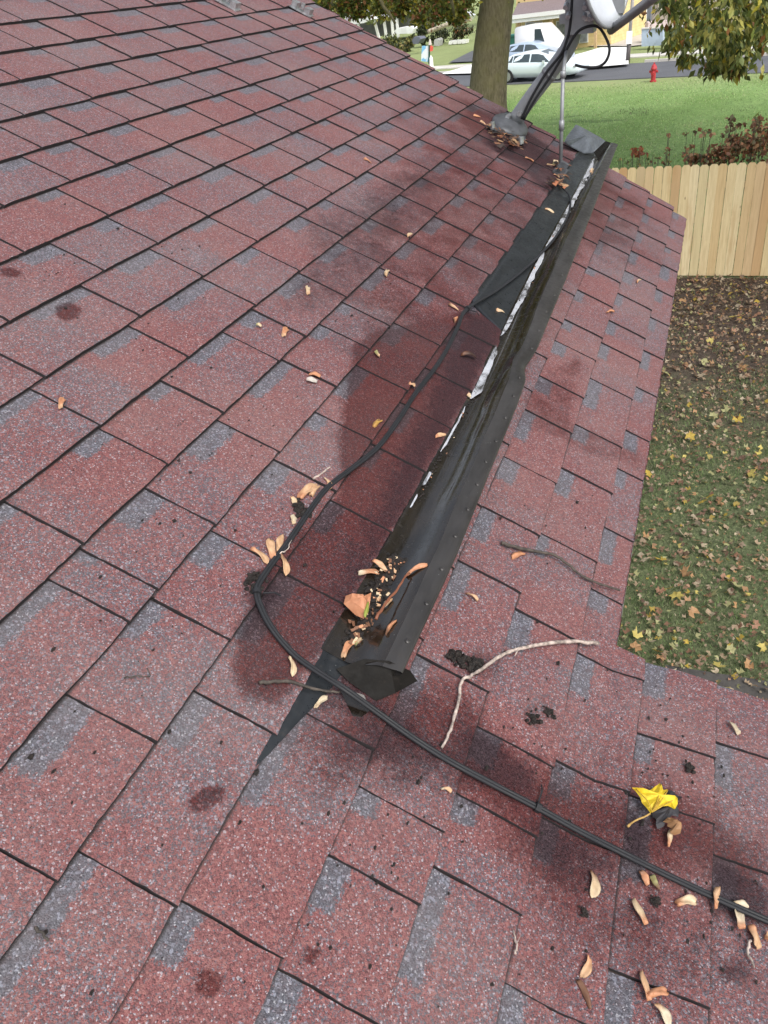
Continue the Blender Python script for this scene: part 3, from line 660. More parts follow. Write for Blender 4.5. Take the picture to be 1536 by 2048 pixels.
# ================================================================== DEBRIS ON THE ROOF
TAN = (.70, .45, .27); PALE = (.72, .57, .38); ORA = (.64, .31, .17); BRN = (.22, .11, .065); GRN = (.42, .40, .18); CREAM = (.70, .60, .44)
def onroof(x, y, extra=0):
    u, v = UV(x, y, .012); h = .0115
    if .83 < u < 4.6:
        A = axis(u)
        if -.002 < v - A < .14:
            pr = prof(u)
            # find the surface height along this line of sight
            for hh in np.arange(.0, .075, .002):
                uu, vv = UV(x, y, hh); d = vv - axis(uu)
                if uu < .83 or uu > 4.6: continue
                hs2 = np.interp(d, [q[0] for q in prof(uu)], [q[1] for q in prof(uu)])
                if abs(hs2 - hh) < .003 and d > 0: h = hh
    return R(x, y, h + .001 + extra), h
def key(x0, y0, x1, y1, wpx, c0, c1, label, curve=.13, lift=.0035, name='maple_seed', cat='maple seed', grp='winged maple seeds and scraps fallen on the roof', xh=0):
    """a winged seed: seed end at pixel 0, wing tip at pixel 1"""
    a, ha = onroof(x0, y0, xh); c, hc = onroof(x1, y1, xh)
    if (a - c).length > .16: c = R(x1, y1, ha + .001 + xh)
    L = (c - a).length; t = (c - a).normalized(); s = Vector(NRM).cross(t).normalized(); up = t.cross(s).normalized()
    if up.dot(Vector(NRM)) < 0: up = -up
    dist = (a - Vector(CAM)).length; wd = wpx * .86 * dist / FOC
    b = MB(); N = 12; cross = 5; rr = random.Random(int(x0 * 31 + y0))
    for layer in (0, 1):
        for i in range(N + 1):
            q = i / N
            wdt = wd * (.66 + .34 * min(1, (q / .5))) * (1 if q < .8 else math.sqrt(max(.02, 1 - ((q - .8) / .2) ** 2 * .85))) * (.75 if q < .06 else 1) * (1 + .12 * math.sin(q * 9 + x0))
            off = curve * L * math.sin(q * math.pi) * .5
            z = lift * (math.sin(q * 3.1 + rr.random() * .2) * .8 + .15)
            for j in range(cross):
                f = j / (cross - 1) - .5
                zz = z + .0025 * math.cos(f * 5 + q * 3 + x0) + (.0035 * math.exp(-((q - .12) / .10) ** 2) * math.cos(f * 3) if layer == 0 else 0)
                b.v.append(tuple(a + t * (L * q) + s * (off + f * wdt) + up * (zz - .0012 * layer)))
                m_ = min(1, max(0, (q - .1) / .35)); e = .85 + .3 * (0.5 - abs(f)); cc_ = [lerp(c0[k], c1[k], m_) * e * (1 - .15 * abs(math.sin(j * 2.3 + i * .4))) for k in range(3)]; b.cv.append(cc_)
    for layer in (0, 1):
        o0 = layer * (N + 1) * cross
        for i in range(N):
            for j in range(cross - 1):
                p = o0 + i * cross + j; f = (p, p + 1, p + cross + 1, p + cross)
                b.f.append(f if layer == 0 else f[::-1]); b.m.append(0)
    tot = (N + 1) * cross
    rim = [j for j in range(cross)] + [i * cross + cross - 1 for i in range(1, N + 1)] + [N * cross + j for j in range(cross - 2, -1, -1)] + [i * cross for i in range(N - 1, 0, -1)]
    for i in range(len(rim)):
        p, q = rim[i], rim[(i + 1) % len(rim)]; b.f.append((q, p, p + tot, q + tot)); b.m.append(0)
    o = b.build(name, MAT_SEED, None, smooth=True, origin=a)
    return tag(o, label, cat, grp)
S_ = [
 (1183, 1742, 1187, 1795, 19, BRN, PALE, 'pale curved maple seed below the cable, left of the white-tipped seeds under it'),
 (1291, 1849, 1268, 1797, 19, ORA, PALE, 'pale yellow maple seed with brown lower end, below the brown and green pair'),
 (1352, 1808, 1393, 1802, 18, ORA, PALE, 'maple seed lying level below the cable, brown end to the left'),
 (1279, 1742, 1297, 1770, 14, BRN, ORA, 'brown maple seed tucked under the cable beside a greenish one'),
 (1318, 1780, 1304, 1750, 13, BRN, GRN, 'greenish dull maple seed touching the cable, right of a brown seed'),
 (1430, 1816, 1438, 1774, 15, ORA, TAN, 'orange maple seed pinned across under the cable'),
 (1484, 1858, 1474, 1818, 18, ORA, CREAM, 'cream maple seed with orange end, hanging just below the cable'),
 (1466, 1808, 1497, 1815, 13, PALE, CREAM, 'cream seed wing just above the cable near the right edge'),
 (1501, 1850, 1515, 1897, 19, ORA, TAN, 'tan maple seed next to a small grey twig at the right edge'),
 (1177, 1912, 1164, 1955, 15, ORA, TAN, 'orange curled maple seed above a dark brown one'),
 (1154, 1960, 1182, 2018, 12, BRN, BRN, 'dark brown shrivelled maple seed below an orange one'),
 (1297, 2001, 1284, 1942, 16, ORA, TAN, 'upper wing of the double maple seed near the bottom edge'),
 (1294, 1992, 1335, 1983, 16, ORA, ORA, 'right wing of the double maple seed near the bottom edge'),
 (1309, 2008, 1340, 2050, 17, TAN, CREAM, 'cream maple seed running off the bottom edge'),
 (881, 1578, 903, 1584, 9, CREAM, TAN, 'short straw coloured seed stub left of the cable'),
 (1336, 1692, 1346, 1658, 13, ORA, PALE, 'small seed poking out under the brown leaf beside the yellow leaf'),
 (1533, 1880, 1540, 1866, 10, ORA, TAN, 'seed cut off by the right edge of the roof view'),
 (1478, 1469, 1459, 1443, 10, CREAM, CREAM, 'cream seed alone on a grey shingle near the right edge'),
 (1023, 1116, 1048, 1106, 15, ORA, ORA, 'orange seed beside the dark twig'),
 (931, 1187, 956, 1201, 8, BRN, TAN, 'thin straw coloured seed on red shingles right of the diverter'),
 (579, 1314, 586, 1352, 13, PALE, PALE, 'pale seed standing alone left of the thin black stalk end'),
 (630, 1416, 655, 1394, 12, PALE, CREAM, 'pale seed at the edge of the diverter tail'),
 (503, 1096, 535, 1127, 17, ORA, TAN, 'orange seed left of the cable bend, lowest of the left cluster'),
 (548, 1118, 540, 1078, 20, ORA, TAN, 'broad tan seed lying along the cable above its bend'),
 (556, 1104, 566, 1070, 16, TAN, TAN, 'tan seed against the cable, topmost of the cluster above the bend'),
 (560, 1107, 573, 1150, 15, BRN, TAN, 'pointed tan seed on the right side of the cable bend'),
 (587, 1048, 588, 1030, 15, PALE, CREAM, 'cream seed left of the cable between the two clusters'),
 (581, 994, 591, 1012, 11, TAN, PALE, 'narrow yellow seed on the left of the upper cluster'),
 (598, 996, 634, 972, 22, ORA, TAN, 'broad orange leaf scrap left of the cable in the upper cluster'),
 (622, 992, 636, 970, 16, TAN, TAN, 'tan scrap leaning on the cable in the upper cluster'),
 (649, 957, 661, 978, 10, PALE, TAN, 'small yellow seed crossing under the cable'),
 (716, 1146, 758, 1146, 17, CREAM, ORA, 'orange and cream seed lying level over the diverter edge'),
 (745, 1121, 774, 1142, 13, ORA, TAN, 'tan seed slanting over the diverter edge above a level one'),
 (812, 1152, 855, 1129, 11, ORA, ORA, 'orange seed in the diverter channel near the wall'),
 (771, 1270, 792, 1240, 9, BRN, ORA, 'thin orange seed on the mud in the channel'),
 (686, 1315, 701, 1284, 15, TAN, ORA, 'orange seed at the low end of the channel mud'),
 (764, 1219, 784, 1198, 9, CREAM, TAN, 'pale seed half sunk in the channel mud'),
 (710, 1290, 724, 1278, 8, GRN, PALE, 'greenish seed beside the orange one in the channel mud'),
 (121, 817, 128, 796, 12, TAN, ORA, 'lone orange seed on the shingles near the left edge'),
 (567, 673, 575, 656, 13, TAN, ORA, 'lone orange seed on a red shingle in the middle of the roof'),
 (617, 589, 616, 573, 10, TAN, PALE, 'lone pale seed on a grey patch in the soiled area'),
 (772, 552, 776, 540, 9, TAN, PALE, 'pale seed on a shingle joint uphill of the cable'),
 (618, 750, 641, 752, 11, ORA, ORA, 'orange scrap lying on a white flake'),
 (613, 760, 634, 762, 14, (.55, .5, .48), (.6, .56, .52), 'whitish flake under an orange scrap'),
 (759, 714, 751, 701, 8, TAN, GRN, 'small greenish seed uphill of the cable'),
 (512, 650, 523, 652, 6, GRN, PALE, 'tiny pale seed on a grey patch left of the lone orange seed'),
 (817, 767, 830, 773, 14, ORA, TAN, 'orange scrap caught on the cable'),
 (992, 620, 1008, 624, 14, TAN, PALE, 'tan scrap on the flat dark flashing'),
 (909, 645, 914, 634, 8, BRN, ORA, 'thin orange seed just left of the cable tie'),
 (897, 608, 917, 621, 6, BRN, TAN, 'straw stub beside the cable tie'),
 (934, 789, 942, 794, 11, TAN, PALE, 'pale scrap at the head of the channel litter'),
 (871, 874, 891, 869, 10, ORA, TAN, 'orange scrap beside the channel litter'),
 (747, 855, 762, 840, 12, (.6, .33, .1), (.62, .38, .1), 'yellow scrap caught on the uphill side of the cable'),
 (1050, 315, 1067, 323, 7, ORA, ORA, 'orange stub below the dish foot'),
 (960, 242, 972, 250, 7, TAN, TAN, 'tan stub left of the dish foot'),
 (947, 231, 960, 234, 7, ORA, ORA, 'orange stub farthest left of the dish foot'),
 (1107, 349, 1119, 355, 8, ORA, TAN, 'orange stub below the brace rod foot'),
 (1090, 418, 1108, 425, 9, TAN, PALE, 'tan stub on the flashing beside the thin cable'),
 (815, 473, 823, 467, 8, TAN, PALE, 'pale stub on the shingles between soiled area and flashing'),
 (728, 317, 742, 326, 6, ORA, ORA, 'faint orange stub on the upper shingles'),
 (1214, 625, 1229, 623, 6, ORA, ORA, 'faint orange stub on the shingles right of the diverter'),
 (1274, 565, 1281, 559, 5, ORA, PALE, 'tiny orange stub near the eave'),
 (1182, 345, 1187, 338, 6, TAN, PALE, 'tiny tan stub inside the far end of the channel'),
 (1108, 330, 1116, 322, 10, GRN, PALE, 'yellow scrap at the foot of the brace rod'),
]
for q in S_: key(*q, xh=(.004 if 'pinned' in q[7] else 0))
key(922, 710, 951, 716, 12, (.14, .05, .02), (.05, .02, .012), 'dark brown curled leaf scrap on the wet shingles', lift=.012, name='leaf_scrap', cat='leaf')

def tube_thing(name, px, rad, mat, label, cat, h=.006, wob=.6):
    pts = [R(x, y, .0115 + h + .003 * n1(i, x * .01)) for i, (x, y) in enumerate(px)]
    pts = smooth_path(pts, 4); pts = [p + Vector((n1(i * .7, 1), n1(i * .7, 5), 0)) * .0035 for i, p in enumerate(pts)]; rs = [rad * (1 - .45 * i / len(pts)) * (1 + .45 * n1(i * .9, 2)) for i in range(len(pts))]
    b = MB(); b.tube(pts, rs, 7); return b, pts
MAT_TW1 = plain('pale_twig_bark', (.34, .28, .245), .85, var=.6, scale=80, bump=.001)
MAT_TW2 = plain('dark_twig_bark', (.06, .05, .042), .85, var=.5, scale=90, bump=.001)
def twig(px, rad, mat, label, forks=(), h=.006):
    b, pts = tube_thing('twig', px, rad, mat, label, 'twig', h)
    for f in forks: b.tube([R(x, y, .0115 + h) for x, y in f], [rad * .5, rad * .3][:len(f)] if len(f) == 2 else rad * .45, 6)
    o = b.build('twig', mat, None, smooth=True, origin=pts[0]); tag(o, label, 'twig', 'twigs fallen on the roof')
twig([(1197, 1287), (1150, 1283), (1100, 1286), (1040, 1297), (1000, 1312), (968, 1335), (944, 1350), (922, 1364), (918, 1400), (905, 1445), (895, 1475), (883, 1496)], .0038, MAT_TW1, 'long pale bent twig lying between the cable and the eave corner', [((1036, 1298), (1030, 1312))])
twig([(1003, 1086), (1030, 1094), (1052, 1099), (1080, 1104), (1108, 1110), (1135, 1128), (1165, 1152), (1200, 1168), (1240, 1180)], .0040, MAT_TW2, 'dark grey twig lying across the shingles toward the eave')
twig([(519, 1366), (550, 1363), (580, 1363), (610, 1372), (650, 1382), (680, 1384)], .0032, MAT_TW2, 'thin black stalk crossing the diverter tail under the cable', h=.004)
twig([(1031, 1908), (1033, 1890), (1030, 1875), (1026, 1860)], .0016, MAT_TW1, 'tiny forked grey twig at the foot of the roof view', [((1033, 1888), (1041, 1872))], h=.001)
twig([(1502, 1881), (1494, 1902), (1502, 1918), (1508, 1936)], .0022, MAT_TW1, 'small grey twig beside the tan seed at the right edge', h=.001)
twig([(627, 958), (645, 945), (660, 934)], .0022, MAT_TW1, 'short straw twig above the cable cluster', h=.003)
twig([(248, 1356), (275, 1352), (299, 1353), (294, 1336)], .0012, MAT_TW2, 'hair thin bent stem on the shingles left of the diverter tail', h=.001)
twig([(70, 1857), (84, 1866), (96, 1881)], .0022, MAT_TW2, 'short black stick near the bottom left', h=.002)
twig([(752, 1238), (772, 1205), (790, 1185), (806, 1160), (818, 1146)], .0028, plain('red_stem', (.20, .07, .035), .6), 'reddish stem standing out of the channel mud', h=.024)
twig([(560, 1107), (575, 1098), (583, 1080)], .0012, MAT_TW1, 'tiny stem between the seeds at the cable bend', h=.006)

# yellow maple leaf, dark leaf and brown leaf heap
def flatleaf(pxs, col, label, name, h=.016, curl=.006, cat='leaf', stem=None, grp=None, thick=.0008, mat=None):
    pts = [R(x, y, h) for x, y in pxs]; c = sum(pts, Vector()) / len(pts); b = MB(); nr = Vector(NRM)
    for layer in (0, 1):
        b.v.append(tuple(c + nr * (curl - thick * layer))); b.cv.append(tuple(q * 1.04 for q in col))
        for ring in (.35, .7, 1.0):
            for i, p in enumerate(pts):
                q = c.lerp(p, ring); z = curl * (1 - ring ** 2) + curl * .9 * n1(i * 1.3, ring * 2, h * 90) * ring
                b.v.append(tuple(q + nr * (z - thick * layer))); f = 1 - .22 * (i % 2) * ring * .5; b.cv.append(tuple(x * f for x in col))
    n = len(pts); tot = 1 + 3 * n
    for layer in (0, 1):
        o0 = layer * tot
        for i in range(n):
            j = (i + 1) % n
            b.f.append((o0, o0 + 1 + i, o0 + 1 + j)); b.m.append(0)
            for k in (0, 1): b.f.append((o0 + 1 + k * n + i, o0 + 1 + (k + 1) * n + i, o0 + 1 + (k + 1) * n + j, o0 + 1 + k * n + j)); b.m.append(0)
    o = b.build(name, mat or MAT_LEAF, None, origin=c) if not stem else None
    if stem:
        e = empty(name, c, label, cat, grp); bl_ = b
        far_ = sorted(pxs, key=lambda q: -(q[0] - stem[0][0]) ** 2 - (q[1] - stem[0][1]) ** 2); tips = []
        for q in far_:
            if all((q[0] - t_[0]) ** 2 + (q[1] - t_[1]) ** 2 > 160 for t_ in tips): tips.append(q)
        b = MB()
        for q in tips[:5]:
            P_ = [R(*stem[0], h) + nr * (curl * .5)] + [R(lerp(stem[0][0], q[0], f_), lerp(stem[0][1], q[1], f_), h) + nr * (curl * (1.1 - f_ * f_)) for f_ in (.3, .6, .9)]
            b.tube(smooth_path(P_, 3), .0009, 5)
        b.cv = [(.60, .40, .05)] * len(b.v); b.build('veins', mat or MAT_LEAF, e, smooth=True); o = bl_.build('blade', mat or MAT_LEAF, e)
        b = MB(); P = smooth_path([R(x, y, h + .001) for x, y in stem], 5); b.tube(P, [.0014] * (len(P) - 4) + [.002] * 4, 6); b.cv = [(.55, .36, .12)] * len(b.v); b.build('stem', mat or MAT_LEAF, e, smooth=True)
        return e
    return tag(o, label, cat, grp)
z3 = lambda l: [(1240 + x / 5.19, 1540 + y / 5.19) for x, y in l]
flatleaf(z3([(135, 175), (170, 190), (210, 213), (300, 218), (345, 185), (385, 160), (425, 122), (440, 200), (505, 190), (480, 225), (465, 250), (490, 275), (525, 290), (605, 288), (608, 345), (585, 395), (540, 372), (495, 372), (440, 378), (400, 400), (375, 420), (350, 400), (310, 455), (275, 400), (240, 335), (210, 280), (160, 220)]),
         (.86, .66, .035), 'bright yellow maple leaf lying on the shingles', 'maple_leaf', h=.026, curl=.010, stem=z3([(312, 452), (255, 485), (190, 510), (120, 550), (80, 588)]))
flatleaf(z3([(465, 240), (500, 212), (540, 215), (575, 250), (620, 260), (650, 280), (615, 300), (560, 330), (620, 420), (600, 490), (540, 470), (500, 520), (470, 530), (450, 590), (400, 605), (370, 570), (365, 520), (340, 480), (330, 440), (420, 380), (440, 330)]),
         (.045, .045, .055), 'wet blackish leaf underneath the yellow maple leaf', 'dead_leaf', h=.014, curl=.007)
flatleaf(z3([(455, 530), (480, 505), (520, 500), (545, 530), (590, 515), (615, 570), (640, 620), (630, 655), (590, 660), (550, 655), (530, 640), (540, 600), (510, 570), (500, 545)]),
         (.42, .24, .12), 'curled light brown leaf piece beside the yellow maple leaf', 'dead_leaf', h=.024, curl=.012)
flatleaf([(693, 1189), (708, 1187), (722, 1192), (735, 1200), (741, 1188), (738, 1205), (739, 1222), (728, 1237), (714, 1226), (700, 1213), (690, 1203)], (.62, .29, .16), 'folded orange leaf sticking out of the channel mud', 'dead_leaf', h=.030, curl=.016)
flatleaf([(728, 1222), (733, 1205), (738, 1202), (737, 1222), (731, 1236), (727, 1232)], (.34, .40, .08), 'small green leaf fold against the orange leaf', 'dead_leaf', h=.040, curl=.004)

# mud clumps
def mudmat():
    m = NT('wet_mud'); p = m.geo(); a = m.noise(p, 160, 5, .75)
    m.set(Base_Color=m.mix(m.ramp(a, .35, .7), (.006, .005, .0045), (.028, .019, .015)), Roughness=m.ramp(a, .3, .7, .3, .8)); m.bump(a, .006, .9); return m.mat
MAT_MUD = mudmat()
def mud(px, label, sz=.012, n=14, cat='mud clump', name='mud_clump'):
    b = MB(); r = random.Random(int(px[0][0])); o = R(*px[0], .012)
    for (x, y) in px:
        for _ in range(n):
            a = r.uniform(0, 6.28); d = r.uniform(0, 1) ** .7 * sz * 1.6; c = R(x, y, .0115) + Vector((math.cos(a) * d, 0, 0)) + Vector(DWN) * (math.sin(a) * d)
            s = sz * r.uniform(.25, .6); b.ball(c + Vector(NRM) * s * .3, (s, s * r.uniform(.7, 1.2), s * .7), n=6, k=4, jit=.3)
    tag(b.build(name, MAT_MUD, None, origin=o), label, cat, 'black mud clumps on the shingles')
mud([(916, 1316), (924, 1322)], 'left lump of black mud beside the bent pale twig', .011, 14)
mud([(950, 1318), (952, 1330), (944, 1336)], 'right lump of black mud touching the bent pale twig', .009, 12)
mud([(1065, 1437)], 'black mud blob below the twig, left of a slanted one', .009)
mud([(1095, 1422), (1101, 1430)], 'slanted black mud blob right of another below the twig', .006)
mud([(1379, 1536)], 'small mud blob above the yellow leaf', .008)
mud([(1311, 1799)], 'small mud blob under the cable between the seeds', .006)
mud([(1167, 1823)], 'small mud smear left of the pale yellow seed', .005)
mud([(600, 1013), (604, 1025), (612, 1022)], 'damp mud held behind the cable in the upper seed cluster', .010, 16)
mud([(513, 1155), (520, 1170), (505, 1172)], 'damp mud at the cable bend tie', .009, 12)
# fine black grit all over the shingles
b = MB(); r = random.Random(11); cent = [(700, 480, 120), (1130, 1430, 120), (1200, 1520, 90), (340, 560, 60), (560, 900, 200), (650, 1700, 150), (300, 1300, 200), (1100, 1000, 80), (1450, 1850, 60), (680, 560, 60), (1400, 1550, 70), (460, 870, 60), (120, 520, 60)]
for _ in range(520):
    cx, cy, sg = r.choice(cent) if r.random() < .75 else (r.uniform(50, 1450), r.uniform(250, 2000), 60)
    x, y = r.gauss(cx, sg), r.gauss(cy, sg)
    if not (-20 < x < 1560 and 150 < y < 2060): continue
    u, v = UV(x, y, .01)
    if u > 4.2 or v > .45 and u > 1.1 or (0 < v - axis(u) < .14 and u > .8) or v < -1.9: continue
    s = r.uniform(.0008, .0026) * (1.6 if r.random() < .12 else 1)
    b.ball(S(u, v, .0095), (s * r.uniform(.7, 2), s, s * .6), n=5, k=3, jit=.3)
tag(b.build('grit', MAT_MUD, None), kind='stuff')
# mixed wet litter in the channel
b = MB(); bl = MB(); r = random.Random(5)
for _ in range(520):
    q = r.random()
    if q < .8: u = r.uniform(.84, 1.08); wv = max(0, r.gauss(.034, .012)) * (1 - .2 * (u - .84) / .24); s = r.uniform(.002, .007)
    elif q < .93: u = r.choice([r.uniform(1.42, 1.74), r.uniform(1.25, 1.45)]); wv = abs(r.gauss(0, .006)); s = r.uniform(.0015, .0035)
    else: u = r.uniform(2.1, 3.0); wv = abs(r.gauss(.006, .006)); s = r.uniform(.002, .005)
    p = S(u, axis(u) + .004 + wv, hb(u) + s * .3)
    if r.random() < .82: b.ball(p, (s * r.uniform(.8, 1.5), s, s * .55), n=6, k=4, jit=.35)
    elif r.random() < .6 or u < 1.2:
        a = r.uniform(0, 3.1); d = Vector((math.cos(a), 0, 0)) + Vector(DWN) * math.sin(a) * .6 + Vector(NRM) * r.uniform(0, .3); e = Vector(NRM).cross(d).normalized() * s * .5
        c = r.choice([TAN, ORA, BRN, PALE, BRN, BRN]); l = s * r.uniform(1.2, 2.6)
        p = p + Vector(NRM) * .004
        bl.v += [tuple(p - d * l * .5 - e), tuple(p + d * l * .5 - e * .6), tuple(p + d * l * .5 + e * .6), tuple(p - d * l * .5 + e)]; bl.cv += [c] * 4
        i = len(bl.v) - 4; bl.f.append((i, i + 1, i + 2, i + 3)); bl.m.append(0)
tag(b.build('channel_mud', MAT_MUD, None), kind='stuff')
o = bl.build('leaf_litter', MAT_SEED, None); md = o.modifiers.new('t', 'SOLIDIFY'); md.thickness = .0008; tag(o, kind='stuff')
# leaf trash caught at the dish foot and rod foot
b = MB(); r = random.Random(9)
for (x, y, n, sg) in [(1020, 278, 60, 13), (1000, 268, 25, 9), (1035, 282, 30, 8), (985, 255, 14, 9), (1118, 330, 22, 7), (1112, 362, 30, 8), (1125, 372, 14, 6), (1130, 350, 10, 5)]:
    for _ in range(n):
        p = R(r.gauss(x, sg), r.gauss(y, sg * .6), .013 + r.random() * .03); a = r.uniform(0, 3.1); l = r.uniform(.010, .034)
        d = Vector((math.cos(a), 0, 0)) + Vector(DWN) * math.sin(a) + Vector(NRM) * r.uniform(-.2, .4); e = Vector(NRM).cross(d).normalized() * l * r.choice([.08, .15, .35])
        c = r.choice([(.4, .26, .15), (.36, .14, .07), BRN, (.14, .08, .05), (.10, .06, .04), (.05, .035, .03), (.05, .035, .03)])
        b.v += [tuple(p - d * l * .5 - e), tuple(p + d * l * .5 - e * .5), tuple(p + d * l * .5 + e * .5), tuple(p - d * l * .5 + e)]; b.cv += [c] * 4
        i = len(b.v) - 4; b.f.append((i, i + 1, i + 2, i + 3)); b.m.append(0)
o = b.build('leaf_trash', MAT_SEED, None); md = o.modifiers.new('t', 'SOLIDIFY'); md.thickness = .001; tag(o, kind='stuff')

# ================================================================== GROUND, YARD, LAWN, STREET
def ground_mat():
    m = NT('yard_and_lawn'); p = m.geo(); xyz = m.sep(p)
    n0 = m.noise(p, .9, 4, .6); n2 = m.noise(p, 30, 5, .75); n3 = m.noise(p, 5, 4, .6)
    soil = m.mix(m.ramp(n2, .3, .75), (.045, .034, .028), (.13, .10, .082))
    grass = m.mix(m.ramp(n2, .3, .7), (.055, .070, .034), (.16, .185, .095))
    edge = m.math('ADD', xyz[0], m.math('MULTIPLY', m.math('SUBTRACT', n0, .5), 4.5))
    edge = m.math('ADD', edge, m.math('MULTIPLY', m.math('SUBTRACT', n3, .5), 5.0))
    yard = m.mix(m.ramp(edge, 7.4, 11.6), grass, soil)
    l1 = m.mix(m.ramp(m.noise(p, .35, 4, .6), .3, .7), (.22, .34, .10), (.31, .44, .16))
    l2 = m.mix(m.ramp(m.noise(p, 9, 5, .75), .3, .72), m.mix(1, l1, (.55, .62, .6), 'MULTIPLY'), l1)
    far = m.mix(m.ramp(m.noise(m.scaled(p, (1, .35, 1)), 1.1, 3), .62, .74, 0, .55), l2, (.045, .085, .035))
    far = m.mix(m.ramp(m.noise(p, .7, 4, .7), .62, .75, 0, .5), far, (.30, .27, .12))
    dryg = m.mix(m.ramp(xyz[0], 32, 36.5, 0, .45), far, (.33, .30, .17))
    m.set(Base_Color=m.mix(m.ramp(xyz[0], 14.6, 14.8), yard, dryg), Roughness=.9, Specular_IOR_Level=.2)
    m.bump(m.math('ADD', n2, n3), .03, .8); return m.mat
xs = [-60, -20, -5, 0, 3, 5] + [5 + .25 * i for i in range(1, 160)] + [46, 50, 60, 80, 120, 200, 400]
ys = [-300, -120, -60, -30, -16] + [-12 + .35 * i for i in range(0, 75)] + [16, 20, 30, 60, 120, 300]
b = MB()
for x in xs:
    for y in ys:
        und = .03 * n1(x * .5, y * .5) + (.035 * n1(x * .23, y * .3, 4) if 15 < x < 34 else 0)
        b.v.append((x, y, gz(x, y) + (und if x < 34 else 0) - .012))
ny = len(ys)
for i in range(len(xs) - 1):
    for j in range(ny - 1): b.f.append((i * ny + j, (i + 1) * ny + j, (i + 1) * ny + j + 1, i * ny + j + 1)); b.m.append(0)
tag(b.build('ground', ground_mat(), None, smooth=True), kind='structure')

m = NT('asphalt'); p = m.geo(); a = m.noise(p, 60, 4, .7); c = m.noise(p, .6, 3)
m.set(Base_Color=m.mix(m.ramp(a, .3, .7), (.070, .072, .082), m.mix(m.ramp(c, .35, .65), (.10, .105, .118), (.145, .15, .165))), Roughness=.75); m.bump(a, .005, .5); MAT_ASPH = m.mat
def conc(name, c0, c1):
    m = NT(name); p = m.geo(); a = m.noise(p, 20, 5, .7); d = m.noise(p, 1.3, 4, .6)
    m.set(Base_Color=m.mix(m.ramp(m.math('MULTIPLY', m.math('ADD', a, d), .5), .35, .65), c0, c1), Roughness=.85); m.bump(a, .004, .4); return m.mat
MAT_CONC = conc('pale_concrete', (.46, .44, .40), (.62, .60, .56)); MAT_CONC_W = conc('bright_concrete', (.74, .74, .73), (.88, .88, .87)); MAT_PATIO = conc('damp_patio', (.035, .033, .032), (.075, .07, .064))
def slab(a0, a1, d0, d1, z0, z1, name, mat):
    b = MB(); P = [ST(a0, d0), ST(a1, d0), ST(a1, d1), ST(a0, d1)]
    t = [p + Vector((0, 0, z1)) for p in P]; q = [p + Vector((0, 0, z0)) for p in P]; b.poly(t[::-1] if False else t)
    for i in range(4): b.quad(q[i], q[(i + 1) % 4], t[(i + 1) % 4], t[i])
    return tag(b.build(name, mat, None), kind='structure')
slab(-90, 60, -5.05, 0, -.3, .02, 'road', MAT_ASPH)
slab(-90, -10.2, 0, .16, -.2, .12, 'kerb', MAT_CONC); slab(-3.2, 60, 0, .16, -.2, .12, 'kerb', MAT_CONC)
def gpoly(pxs, name, mat, z=.03):
    b = MB(); b.poly([G(x, y, LZ + z) for x, y in pxs]); return tag(b.build(name, mat, None), kind='structure')
slab(-90, 60, 2.3, 3.7, -.1, .035, 'sidewalk', MAT_CONC)
gpoly([(1140, 137), (1200, 133), (1257, 128), (1257, 94), (1200, 95), (1170, 104), (1140, 112)], 'driveway', MAT_CONC_W, .13)
gpoly([(880, 148), (960, 146), (960, 128), (935, 131), (910, 139), (893, 143)], 'driveway_apron', MAT_CONC_W, .10)
gpoly([(897, 125), (960, 122), (960, 98), (943, 102), (915, 116)], 'side_driveway', MAT_ASPH, .06)
gpoly([(1170, 92), (1262, 92), (1300, 88), (1330, 60), (1240, 58), (1200, 64)], 'gravel_lot', conc('gravel', (.40, .37, .33), (.52, .49, .45)), .045)
b = MB(); b.box((0, -3.2, .02), (9.9, 6.2, .08)); tag(b.build('patio', MAT_PATIO, None), kind='structure')

# grass blades
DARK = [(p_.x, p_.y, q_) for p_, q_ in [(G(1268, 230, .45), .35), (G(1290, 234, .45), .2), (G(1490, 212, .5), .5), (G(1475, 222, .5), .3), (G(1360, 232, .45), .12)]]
def blades(n, region, hmin, hmax, wid, cols, name, seed):
    r = random.Random(seed); b = MB(); k = 0
    V = []; Fq = []; CV = []
    for _ in range(n):
        x, y = region(r)
        if x is None: continue
        z = gz(x, y) - .01; h = r.uniform(hmin, hmax); a = r.uniform(0, 6.28); dx, dy = math.cos(a), math.sin(a); l = r.uniform(.2, .9) * h; a2 = r.uniform(0, 6.28)
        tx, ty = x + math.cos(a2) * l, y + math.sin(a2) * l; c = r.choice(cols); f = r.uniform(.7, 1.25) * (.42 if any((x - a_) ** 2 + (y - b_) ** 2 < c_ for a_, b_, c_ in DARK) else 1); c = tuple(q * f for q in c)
        V += [(x - dx * wid, y - dy * wid, z), (x + dx * wid, y + dy * wid, z), (tx, ty, z + h)]; CV += [c] * 3; Fq.append((k, k + 1, k + 2)); k += 3
    b.v = V; b.f = Fq; b.m = [0] * len(Fq); b.cv = CV
    return tag(b.build(name, MAT_LEAF, None), kind='stuff')
def yardr(r):
    x = r.uniform(4.3, 14.3); y = r.uniform(-2.4, .9); e = x + n1(x * .8, y * .9, 2) * 3.5 + n1(x * 3, y * 3, 8) * 2.2
    if e > 8.6 and r.random() < min(.97, .40 + (e - 8.6) * .2): return None, None
    if x < 4.96 and y < .05: return None, None
    return x, y
blades(42000, yardr, .03, .075, .0035, [(.13, .22, .075), (.18, .29, .10), (.24, .34, .14), (.31, .33, .20), (.09, .15, .055)], 'yard_grass', 1)
def lawnr(r):
    x = 14.9 + 21 * r.random() ** 1.2; return x, r.uniform(-1.2 - (x - 15) * .12, 3.5 + (x - 15) * .5)
